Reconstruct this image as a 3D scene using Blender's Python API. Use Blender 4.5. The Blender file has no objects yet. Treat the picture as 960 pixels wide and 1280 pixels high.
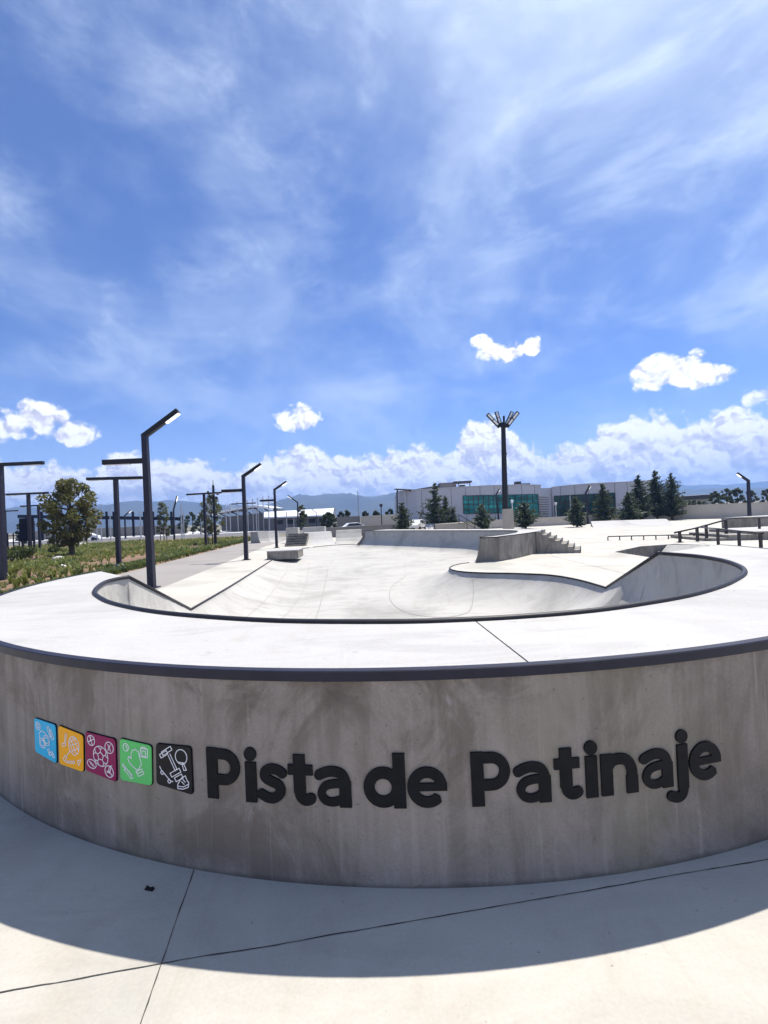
import bpy, bmesh, math, random
import numpy as np
from mathutils import Vector, Matrix
from mathutils.geometry import delaunay_2d_cdt
random.seed(7)
R_ = math.radians
S = bpy.context.scene
COL = S.collection

# ------------------------------------------------------------------ camera maths (used to survey the photograph)
F, ROLL, HC, EYE = 591.0, R_(2.5), 645.0, 2.265
_c, _s = math.cos(ROLL), math.sin(ROLL)
PITCH = math.atan2((HC - 640) * _c, F)
_cp, _sp = math.cos(PITCH), math.sin(PITCH)

def ray(px, py):
    u, v = px - 480, py - 640
    a, y = u * _c - v * _s, -(u * _s + v * _c)
    return Vector((a, F * _cp - y * _sp, F * _sp + y * _cp))

def at(px, py, z=0.0):                       # photo pixel -> point on the level z
    r = ray(px, py); t = (z - EYE) / r.z
    return Vector((r.x * t, r.y * t, z))

def atY(px, py, Y):                          # photo pixel -> point at the distance Y
    r = ray(px, py); t = Y / r.y
    return Vector((r.x * t, Y, EYE + r.z * t))

# ------------------------------------------------------------------ materials
MATS = {}

def nt_new(name):
    m = bpy.data.materials.new(name); m.use_nodes = True
    nt = m.node_tree
    return m, nt, nt.nodes['Principled BSDF']

def lk(nt, a, b): nt.links.new(a, b)

def noise(nt, vec, scale, detail=6, rough=0.6, dist=0.0):
    n = nt.nodes.new('ShaderNodeTexNoise')
    n.inputs['Scale'].default_value = scale; n.inputs['Detail'].default_value = detail
    n.inputs['Roughness'].default_value = rough; n.inputs['Distortion'].default_value = dist
    if vec is not None: lk(nt, vec, n.inputs['Vector'])
    return n.outputs['Fac']

def mapping(nt, vec, scale=(1, 1, 1), loc=(0, 0, 0), rot=(0, 0, 0)):
    n = nt.nodes.new('ShaderNodeMapping')
    n.inputs['Scale'].default_value = scale; n.inputs['Location'].default_value = loc; n.inputs['Rotation'].default_value = rot
    lk(nt, vec, n.inputs['Vector']); return n.outputs['Vector']

def ramp(nt, fac, stops):
    n = nt.nodes.new('ShaderNodeValToRGB')
    el = n.color_ramp.elements
    while len(el) < len(stops): el.new(0.5)
    for e, (p, c) in zip(el, stops):
        e.position = p; e.color = (c if len(c) == 4 else tuple(c) + (1,))
    lk(nt, fac, n.inputs['Fac']); return n.outputs['Color']

def mix(nt, fac, a, b, mode='MIX'):
    n = nt.nodes.new('ShaderNodeMix'); n.data_type = 'RGBA'; n.blend_type = mode; n.clamp_factor = True
    for sock, v in ((n.inputs[0], fac), (n.inputs[6], a), (n.inputs[7], b)):
        if isinstance(v, (int, float)): sock.default_value = v
        elif isinstance(v, tuple): sock.default_value = v if len(v) == 4 else v + (1,)
        else: lk(nt, v, sock)
    return n.outputs[2]

def M_(nt, op, *a, clamp=False):
    n = nt.nodes.new('ShaderNodeMath'); n.operation = op; n.use_clamp = clamp
    for i, v in enumerate(a):
        if isinstance(v, (int, float)): n.inputs[i].default_value = v
        else: lk(nt, v, n.inputs[i])
    return n.outputs[0]

def smooth(nt, v, lo, hi, a=0.0, b=1.0):
    n = nt.nodes.new('ShaderNodeMapRange'); n.interpolation_type = 'SMOOTHSTEP'
    n.inputs[1].default_value = lo; n.inputs[2].default_value = hi; n.inputs[3].default_value = a; n.inputs[4].default_value = b
    lk(nt, v, n.inputs[0]); return n.outputs[0]

def bump(nt, bsdf, h, strength=0.3, dist=0.01):
    n = nt.nodes.new('ShaderNodeBump'); n.inputs['Strength'].default_value = strength; n.inputs['Distance'].default_value = dist
    lk(nt, h, n.inputs['Height']); lk(nt, n.outputs['Normal'], bsdf.inputs['Normal'])

def pos(nt):
    g = nt.nodes.new('ShaderNodeNewGeometry'); return g.outputs['Position']

def plain(name, col, rough=0.6, metal=0.0, var=0.12, scale=3.0, spec=0.5):
    m, nt, b = nt_new(name)
    n = noise(nt, pos(nt), scale, 5)
    lo = tuple(c * (1 - var) for c in col); hi = tuple(min(1, c * (1 + var)) for c in col)
    lk(nt, ramp(nt, n, [(0.3, lo), (0.7, hi)]), b.inputs['Base Color'])
    b.inputs['Roughness'].default_value = rough; b.inputs['Metallic'].default_value = metal
    b.inputs['Specular IOR Level'].default_value = spec
    MATS[name] = m; return m

def concrete(name, col, dark=0.72, warm=(1.0, 0.93, 0.82), scale=1.0, streak=False, bumps=0.25, contrast=1.0, rust=False, trowel=0.0):
    m, nt, b = nt_new(name)
    p = pos(nt)
    big = noise(nt, mapping(nt, p, (scale * 0.35,) * 3), 1.0, 7, 0.62, 0.6)
    mid = noise(nt, mapping(nt, p, (scale * 1.9,) * 3, (5, 3, 1)), 1.0, 8, 0.68, 0.4)
    fine = noise(nt, p, 46 * scale, 4, 0.7)
    base = ramp(nt, big, [(0.32, tuple(c * (1 - (1 - dark) * contrast) for c in col)), (0.5, col), (0.72, tuple(min(1, c * 1.08) for c in col))])
    c2 = mix(nt, M_(nt, 'MULTIPLY', smooth(nt, mid, 0.52, 0.72), 0.45 * contrast), base, tuple(c * w * 0.86 for c, w in zip(col, warm)))
    c3 = mix(nt, 0.14 if trowel else 0.30, c2, ramp(nt, fine, [(0.25, (0.25,) * 3), (0.75, (0.75,) * 3)]), 'OVERLAY')
    # scattered dark flecks and drips
    v = noise(nt, mapping(nt, p, (scale * 7,) * 3, (9, 2, 4)), 1.0, 3, 0.5)
    c3 = mix(nt, M_(nt, 'MULTIPLY', smooth(nt, v, 0.70, 0.80), 0.35), c3, tuple(c * 0.4 for c in col))
    if streak:
        st = noise(nt, mapping(nt, p, (5.5, 5.5, 0.42), (2, 7, 0.3)), 1.0, 7, 0.62, 0.25)
        st2 = noise(nt, mapping(nt, p, (13, 13, 0.55), (8, 1, 0.7)), 1.0, 5, 0.6, 0.3)
        blotch = noise(nt, mapping(nt, p, (1.5, 1.5, 1.0), (3, 3, 3)), 1.0, 7, 0.66, 0.9)
        c3 = mix(nt, M_(nt, 'MULTIPLY', smooth(nt, st, 0.44, 0.64), 0.50), c3, tuple(c * f for c, f in zip(col, (0.52, 0.50, 0.46))))
        c3 = mix(nt, M_(nt, 'MULTIPLY', smooth(nt, st2, 0.56, 0.70), 0.35), c3, tuple(min(1, c * 1.55) for c in col))
        c3 = mix(nt, M_(nt, 'MULTIPLY', smooth(nt, blotch, 0.48, 0.64), 0.68), c3, tuple(c * f for c, f in zip(col, (0.50, 0.46, 0.42))))
        c3 = mix(nt, M_(nt, 'MULTIPLY', smooth(nt, blotch, 0.48, 0.30), 0.55), c3, tuple(min(1, c * f) for c, f in zip(col, (1.35, 1.32, 1.36))))
    if trowel:                                        # cloudy power-trowel swirls, dusty drag marks and small pits
        t1 = noise(nt, mapping(nt, p, (0.55, 2.6, 1.2), (4, 1, 0), (0, 0, R_(24))), 1.0, 8, 0.66, 1.2)
        t2 = noise(nt, mapping(nt, p, (3.4, 0.7, 1.4), (1, 6, 0), (0, 0, R_(-31))), 1.0, 7, 0.66, 1.0)
        c3 = mix(nt, M_(nt, 'MULTIPLY', smooth(nt, t1, 0.50, 0.70), 0.62 * trowel), c3, tuple(c * f for c, f in zip(col, (0.62, 0.60, 0.58))))
        c3 = mix(nt, M_(nt, 'MULTIPLY', smooth(nt, t2, 0.54, 0.72), 0.55 * trowel), c3, tuple(c * f for c, f in zip(col, (0.74, 0.70, 0.62))))
        c3 = mix(nt, M_(nt, 'MULTIPLY', smooth(nt, t1, 0.46, 0.30), 0.5 * trowel), c3, tuple(min(1, c * 1.22) for c in col))
        pit = noise(nt, mapping(nt, p, (24, 24, 24), (2, 4, 6)), 1.0, 2, 0.5)
        c3 = mix(nt, M_(nt, 'MULTIPLY', smooth(nt, pit, 0.735, 0.77), 0.6), c3, tuple(c * 0.35 for c in col))
    if rust:                                          # grime that has run down from under the steel edge, and pale lime smears
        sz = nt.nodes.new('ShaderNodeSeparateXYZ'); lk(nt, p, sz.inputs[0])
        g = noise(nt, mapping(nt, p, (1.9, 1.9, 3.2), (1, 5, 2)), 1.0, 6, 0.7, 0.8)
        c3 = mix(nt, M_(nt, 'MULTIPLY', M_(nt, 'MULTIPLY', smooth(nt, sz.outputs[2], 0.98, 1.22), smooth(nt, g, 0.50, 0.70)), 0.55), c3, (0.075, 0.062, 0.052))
        g2 = noise(nt, mapping(nt, p, (2.6, 2.6, 1.1), (7, 5, 9)), 1.0, 7, 0.72, 0.7)
        c3 = mix(nt, M_(nt, 'MULTIPLY', smooth(nt, g2, 0.60, 0.74), 0.5), c3, (0.44, 0.42, 0.41))
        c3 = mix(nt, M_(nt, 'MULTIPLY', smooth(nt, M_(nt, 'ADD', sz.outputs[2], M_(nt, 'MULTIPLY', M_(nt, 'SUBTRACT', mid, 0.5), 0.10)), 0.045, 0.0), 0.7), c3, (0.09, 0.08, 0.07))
        pr_ = noise(nt, mapping(nt, p, (38, 38, 38), (2, 4, 6)), 1.0, 2, 0.5)
        c3 = mix(nt, M_(nt, 'MULTIPLY', smooth(nt, pr_, 0.70, 0.75), 0.55), c3, (0.08, 0.07, 0.06))
        g4 = noise(nt, mapping(nt, p, (22, 22, 0.9), (3, 1, 4)), 1.0, 4, 0.6, 0.2)
        c3 = mix(nt, M_(nt, 'MULTIPLY', smooth(nt, g4, 0.60, 0.74), 0.28), c3, (0.40, 0.37, 0.33))
        g3 = noise(nt, mapping(nt, p, (0.9, 0.9, 0.7), (2, 8, 4)), 1.0, 5, 0.6, 0.5)
        c3 = mix(nt, M_(nt, 'MULTIPLY', smooth(nt, g3, 0.52, 0.70), 0.35), c3, (0.22, 0.20, 0.13))
    lk(nt, c3, b.inputs['Base Color'])
    b.inputs['Roughness'].default_value = 0.82; b.inputs['Specular IOR Level'].default_value = 0.3
    bump(nt, b, M_(nt, 'ADD', fine, M_(nt, 'MULTIPLY', mid, 0.6)), bumps, 0.006)
    MATS[name] = m; return m

def foliage(name, cols, scale=1.5, trans=0.35):
    m, nt, b = nt_new(name)
    p = pos(nt)
    n = noise(nt, p, scale, 4, 0.6)
    n2 = noise(nt, p, scale * 9, 2, 0.5)
    f = M_(nt, 'ADD', M_(nt, 'MULTIPLY', n, 0.6), M_(nt, 'MULTIPLY', n2, 0.4))
    k = len(cols)
    c = ramp(nt, f, [(0.34 + 0.32 * i / (k - 1), q) for i, q in enumerate(cols)])
    lk(nt, c, b.inputs['Base Color']); b.inputs['Roughness'].default_value = 0.55; b.inputs['Specular IOR Level'].default_value = 0.35
    t = nt.nodes.new('ShaderNodeBsdfTranslucent'); lk(nt, mix(nt, 0.5, c, (0.22, 0.25, 0.05), 'MIX'), t.inputs['Color'])
    ms = nt.nodes.new('ShaderNodeMixShader'); ms.inputs[0].default_value = trans
    lk(nt, b.outputs[0], ms.inputs[1]); lk(nt, t.outputs[0], ms.inputs[2])
    lk(nt, ms.outputs[0], nt.nodes['Material Output'].inputs['Surface'])
    MATS[name] = m; return m

def emit(name, col, strength):
    m, nt, b = nt_new(name)
    b.inputs['Base Color'].default_value = (0.8, 0.8, 0.8, 1)
    b.inputs['Emission Color'].default_value = tuple(col) + (1,); b.inputs['Emission Strength'].default_value = strength
    MATS[name] = m; return m

concrete('paving', (0.450, 0.424, 0.372), 0.78, scale=1.1, bumps=0.10, trowel=0.45)
concrete('deck', (0.415, 0.402, 0.385), 0.80, scale=0.9, bumps=0.08, trowel=0.5)
concrete('bowl', (0.40, 0.385, 0.355), 0.74, scale=1.0, bumps=0.10, trowel=0.75)
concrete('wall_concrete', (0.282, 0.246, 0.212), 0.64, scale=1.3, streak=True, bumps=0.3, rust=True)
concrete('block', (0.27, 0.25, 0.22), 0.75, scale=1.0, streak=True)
concrete('beige_wall', (0.50, 0.455, 0.40), 0.85, scale=0.4)
concrete('grey_wall', (0.20, 0.19, 0.185), 0.8, scale=0.4)
concrete('plinth', (0.40, 0.36, 0.31), 0.8, scale=0.9)
concrete('walkway', (0.27, 0.245, 0.225), 0.85, scale=0.7)
concrete('asphalt', (0.135, 0.13, 0.135), 0.8, scale=0.4)
concrete('pale_paving', (0.55, 0.54, 0.53), 0.9, scale=0.3)
concrete('soil', (0.20, 0.125, 0.075), 0.6, scale=2.0, bumps=0.8)
concrete('earth', (0.16, 0.145, 0.10), 0.7, scale=0.15)
concrete('cladding', (0.55, 0.54, 0.57), 0.9, scale=0.12, bumps=0.05, contrast=0.6)
plain('seam', (0.05, 0.045, 0.04), 0.9)
plain('soft_seam', (0.30, 0.285, 0.26), 0.9)
plain('navy_steel', (0.016, 0.016, 0.030), 0.5, 0.0, 0.2, 6, 0.3)
plain('coping_steel', (0.018, 0.017, 0.021), 0.5, 0.0, 0.2, 8, 0.3)
plain('black_steel', (0.011, 0.011, 0.015), 0.5, 0.0, 0.2, 5, 0.3)
plain('rail_steel', (0.030, 0.026, 0.028), 0.42, 0.4, 0.2, 5)
plain('letter_black', (0.011, 0.011, 0.013), 0.55, 0.0, 0.25, 12, 0.12)
plain('white_line', (0.80, 0.78, 0.80), 0.5, 0, 0.05)
plain('white_metal', (0.72, 0.73, 0.75), 0.4, 0.0, 0.06, 0.5)
plain('white_paint', (0.75, 0.75, 0.74), 0.35, 0.0, 0.05, 1)
plain('pole_grey', (0.45, 0.46, 0.48), 0.4, 0.5, 0.1, 2)
plain('dark_roof', (0.055, 0.05, 0.055), 0.7, 0, 0.2, 0.6)
plain('dark_mesh', (0.011, 0.012, 0.024), 0.8, 0, 0.3, 1, 0.1)
plain('bark', (0.075, 0.058, 0.042), 0.9, 0, 0.4, 9)
plain('rock', (0.55, 0.53, 0.50), 0.85, 0, 0.2, 4)
plain('tyre', (0.02, 0.02, 0.02), 0.8)
plain('plaque_cyan', (0.008, 0.44, 0.72), 0.38, 0, 0.05, 5, 0.15)
plain('plaque_orange', (0.95, 0.42, 0.006), 0.38, 0, 0.05, 5, 0.15)
plain('plaque_magenta', (0.27, 0.008, 0.085), 0.38, 0, 0.08, 5, 0.15)
plain('plaque_green', (0.13, 0.60, 0.16), 0.38, 0, 0.05, 5, 0.15)
plain('plaque_black', (0.012, 0.012, 0.015), 0.38, 0, 0.1, 5, 0.15)
foliage('tree_leaf', [(0.035, 0.040, 0.016), (0.075, 0.075, 0.026), (0.15, 0.12, 0.045), (0.10, 0.11, 0.035)], 1.6, 0.45)
foliage('sapling_leaf', [(0.05, 0.06, 0.03), (0.09, 0.10, 0.04), (0.13, 0.12, 0.05)], 1.6)
foliage('cedar_leaf', [(0.018, 0.032, 0.024), (0.034, 0.056, 0.038), (0.060, 0.084, 0.054)], 1.3, 0.2)
foliage('far_leaf', [(0.016, 0.026, 0.016), (0.03, 0.046, 0.022), (0.05, 0.066, 0.03)], 0.5, 0.2)
foliage('shrub_leaf', [(0.04, 0.07, 0.018), (0.09, 0.14, 0.032), (0.20, 0.20, 0.06), (0.34, 0.27, 0.12)], 0.28)
foliage('grass_leaf', [(0.025, 0.045, 0.012), (0.045, 0.07, 0.02), (0.075, 0.095, 0.028)], 0.8)
foliage('strap_leaf', [(0.05, 0.075, 0.015), (0.12, 0.14, 0.03), (0.24, 0.22, 0.06)], 2.5)
emit('led', (1.0, 0.98, 0.93), 1.1)

def glass(name, col, rough=0.08):
    m, nt, b = nt_new(name)
    p = pos(nt)
    n = noise(nt, mapping(nt, p, (0.35, 0.35, 1.1)), 1.0, 3, 0.6, 0.5)
    lk(nt, ramp(nt, n, [(0.38, tuple(c * 0.45 for c in col)), (0.55, col), (0.70, tuple(min(1, c * 1.7) for c in col))]), b.inputs['Base Color'])
    b.inputs['Roughness'].default_value = rough; b.inputs['Specular IOR Level'].default_value = 0.25
    MATS[name] = m
glass('teal_glass', (0.015, 0.27, 0.26)); glass('green_glass', (0.008, 0.065, 0.062)); glass('car_glass', (0.02, 0.025, 0.03))

def hill_mat():
    m, nt, b = nt_new('hill')
    n = noise(nt, pos(nt), 0.004, 8, 0.6)
    lk(nt, ramp(nt, n, [(0.35, (0.025, 0.034, 0.03)), (0.65, (0.06, 0.066, 0.05))]), b.inputs['Base Color'])
    b.inputs['Roughness'].default_value = 0.95; MATS['hill'] = m
hill_mat()

# ------------------------------------------------------------------ mesh helpers
class MB:
    def __init__(s): s.v, s.f, s.m = [], [], []
    def add(s, vs, fs, mi=0):
        o = len(s.v); s.v += [tuple(v) for v in vs]
        for f in fs: s.f.append(tuple(i + o for i in f)); s.m.append(mi)
    def box(s, c, d, rz=0.0, mi=0, taper=1.0):
        hx, hy, hz = d[0] / 2, d[1] / 2, d[2] / 2; ca, sa = math.cos(rz), math.sin(rz); vs = []
        for z in (-hz, hz):
            k = taper if z > 0 else 1
            for x, y in ((-hx, -hy), (hx, -hy), (hx, hy), (-hx, hy)):
                x, y = x * k, y * k
                vs.append((c[0] + x * ca - y * sa, c[1] + x * sa + y * ca, c[2] + z))
        s.add(vs, [(3, 2, 1, 0), (4, 5, 6, 7), (0, 1, 5, 4), (1, 2, 6, 5), (2, 3, 7, 6), (3, 0, 4, 7)], mi)
    def beam(s, a, b, w, h=None, mi=0, up=(0, 0, 1), w2=None):     # rectangular bar from a to b
        a, b = Vector(a), Vector(b); d = (b - a).normalized(); h = h or w
        upv = Vector(up)
        if abs(d.dot(upv)) > 0.98: upv = Vector((0, 1, 0))
        x = d.cross(upv).normalized(); y = x.cross(d).normalized(); vs = []
        for p, k in ((a, 1.0), (b, (w2 / w) if w2 else 1.0)):
            for i, j in ((-1, -1), (1, -1), (1, 1), (-1, 1)): vs.append(p + x * (i * w / 2 * k) + y * (j * h / 2 * k))
        s.add(vs, [(3, 2, 1, 0), (4, 5, 6, 7), (0, 1, 5, 4), (1, 2, 6, 5), (2, 3, 7, 6), (3, 0, 4, 7)], mi)
    def tube(s, pts, r, seg=8, mi=0, closed=False, cap=True):
        pts = [Vector(p) for p in pts]; n = len(pts)
        rs = r if isinstance(r, (list, tuple)) else [r] * n
        prev = None; rings = []
        for i, p in enumerate(pts):
            a = pts[i - 1] if (i > 0 or closed) else p; b = pts[(i + 1) % n] if (i < n - 1 or closed) else p
            d = (b - a).normalized()
            if prev is None:
                u = d.cross(Vector((0, 0, 1)))
                if u.length < 0.05: u = d.cross(Vector((1, 0, 0)))
            else: u = prev - d * prev.dot(d)
            u.normalize(); prev = u; w = d.cross(u)
            rings.append([p + (u * math.cos(2 * math.pi * k / seg) + w * math.sin(2 * math.pi * k / seg)) * rs[i] for k in range(seg)])
        vs = [q for g in rings for q in g]; fs = []
        for i in range(n if closed else n - 1):
            j = (i + 1) % n
            for k in range(seg): fs.append((i * seg + k, i * seg + (k + 1) % seg, j * seg + (k + 1) % seg, j * seg + k))
        if cap and not closed: fs.append(tuple(range(seg))[::-1]); fs.append(tuple((n - 1) * seg + k for k in range(seg)))
        s.add(vs, fs, mi)
    def prism(s, poly, z0, z1, mi=0, caps=True):         # poly counter-clockwise; z0/z1 numbers or lists
        n = len(poly); a = z0 if isinstance(z0, (list, tuple)) else [z0] * n; b = z1 if isinstance(z1, (list, tuple)) else [z1] * n
        vs = [(p[0], p[1], a[i]) for i, p in enumerate(poly)] + [(p[0], p[1], b[i]) for i, p in enumerate(poly)]
        fs = [(i, (i + 1) % n, n + (i + 1) % n, n + i) for i in range(n)]
        s.add(vs, fs, mi)
        if caps:
            tv, tf = fill(poly)
            k = len(s.v); s.v += [(x, y, b[i] if i < n else b[0]) for i, (x, y) in enumerate(tv)]
            for f in tf: s.f.append(tuple(i + k for i in f)); s.m.append(mi)
            k = len(s.v); s.v += [(x, y, a[i] if i < n else a[0]) for i, (x, y) in enumerate(tv)]
            for f in tf: s.f.append(tuple(i + k for i in reversed(f))); s.m.append(mi)
    def build(s, name, mats, parent=None, smooth_=False, loc=None):
        me = bpy.data.meshes.new(name)
        L = Vector(loc) if loc is not None else Vector((0, 0, 0))
        vs = [(x - L.x, y - L.y, z - L.z) for x, y, z in s.v] if loc is not None else s.v
        me.from_pydata(vs, [], s.f)
        ms = mats if isinstance(mats, (list, tuple)) else [mats]
        for q in ms: me.materials.append(MATS[q])
        if len(ms) > 1: me.polygons.foreach_set('material_index', s.m)
        if smooth_: me.polygons.foreach_set('use_smooth', [True] * len(me.polygons))
        me.update()
        o = bpy.data.objects.new(name, me); COL.objects.link(o)
        if parent is not None:
            o.parent = parent
            if loc is None: o.matrix_parent_inverse = Matrix.Translation(parent.location).inverted()
        if loc is not None and parent is None: o.location = L
        return o

def fill(poly, extra=(), holes=()):
    vs = [Vector((p[0], p[1])) for p in poly]; faces = [list(range(len(poly)))]; o = len(vs)
    for h in holes:
        vs += [Vector((p[0], p[1])) for p in h]; faces.append(list(range(o, o + len(h)))); o = len(vs)
    vs += [Vector((p[0], p[1])) for p in extra]
    V, E_, Fc, ov, oe, of = delaunay_2d_cdt(vs, [], faces, 1, 1e-6)
    out = []
    for f, src in zip(Fc, of):
        if 0 not in src or any(k in src for k in range(1, len(faces))): continue
        a, b, c = (V[i] for i in f[:3])
        if (b - a).cross(c - a) < 0: f = list(reversed(f))
        out.append(tuple(f))
    return [(v.x, v.y) for v in V], out

def union(faces):                                        # flat union of convex faces -> verts, tris
    vs, fs = [], []
    for f in faces:
        a = sum(f[i][0] * f[(i + 1) % len(f)][1] - f[(i + 1) % len(f)][0] * f[i][1] for i in range(len(f)))
        if abs(a) < 1e-9: continue
        f = f if a > 0 else f[::-1]
        fs.append(list(range(len(vs), len(vs) + len(f)))); vs += [Vector(p) for p in f]
    V, E_, Fc, ov, oe, of = delaunay_2d_cdt(vs, [], fs, 1, 1e-5)
    polys = []
    for f in fs:
        q = [(vs[i].x, vs[i].y) for i in f]; polys.append((q, min(p[0] for p in q), max(p[0] for p in q), min(p[1] for p in q), max(p[1] for p in q)))
    def hit(pq, m):
        q, x0, x1, y0, y1 = pq
        if m.x < x0 or m.x > x1 or m.y < y0 or m.y > y1: return False
        return all((q[i][0] - q[i - 1][0]) * (m.y - q[i - 1][1]) - (q[i][1] - q[i - 1][1]) * (m.x - q[i - 1][0]) > -1e-10 for i in range(len(q)))
    out = []
    for f, src in zip(Fc, of):
        a, b, c = (V[i] for i in f[:3])
        if not any(hit(q, (a + b + c) / 3) for q in polys): continue
        if (b - a).cross(c - a) < 0: f = list(reversed(f))
        out.append(tuple(f))
    return [(v.x, v.y) for v in V], out

def stroke(pts, w, closed=False, roundcap=False):        # convex quads covering a thick line
    out = []; n = len(pts); h = w / 2
    P = [Vector(p) for p in pts]
    segs = [(P[i], P[(i + 1) % n]) for i in range(n if closed else n - 1)]
    for a, b in segs:
        d = (b - a)
        if d.length < 1e-6: continue
        d.normalize(); q = Vector((-d.y, d.x)) * h
        out.append([tuple(a - q), tuple(b - q), tuple(b + q), tuple(a + q)])
    idx = range(n) if (closed or roundcap) else range(1, n - 1)
    for i in idx: out.append([(P[i].x + h * math.cos(t * math.pi / 5), P[i].y + h * math.sin(t * math.pi / 5)) for t in range(10)])
    return out

def arc(cx, cy, r, a0, a1, n=16, ry=None):
    ry = ry or r
    return [(cx + r * math.cos(R_(a0 + (a1 - a0) * i / n)), cy + ry * math.sin(R_(a0 + (a1 - a0) * i / n))) for i in range(n + 1)]

def crom(pts, k=6):
    out = []; n = len(pts); P = [np.array(p, float) for p in pts]
    for i in range(n - 1):
        p0, p1, p2, p3 = P[max(i - 1, 0)], P[i], P[i + 1], P[min(i + 2, n - 1)]
        for j in range(k):
            t = j / k
            out.append(tuple(0.5 * (2 * p1 + (p2 - p0) * t + (2 * p0 - 5 * p1 + 4 * p2 - p3) * t * t + (3 * p1 - p0 - 3 * p2 + p3) * t ** 3)))
    out.append(tuple(P[-1])); return out

def tag(o, label=None, cat=None, group=None, kind=None):
    if label: o['label'] = label
    if cat: o['category'] = cat
    if group: o['group'] = group
    if kind: o['kind'] = kind
    return o

def thing(name, label, cat, loc=(0, 0, 0), group=None):
    o = bpy.data.objects.new(name, None); COL.objects.link(o); o.location = loc
    o.empty_display_size = 0.3
    return tag(o, label, cat, group)

# ------------------------------------------------------------------ world, sun, camera
SUN_EL, SUN_AZ = 63.0, 41.0            # degrees; azimuth clockwise from +Y (ahead, to the right)

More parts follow.
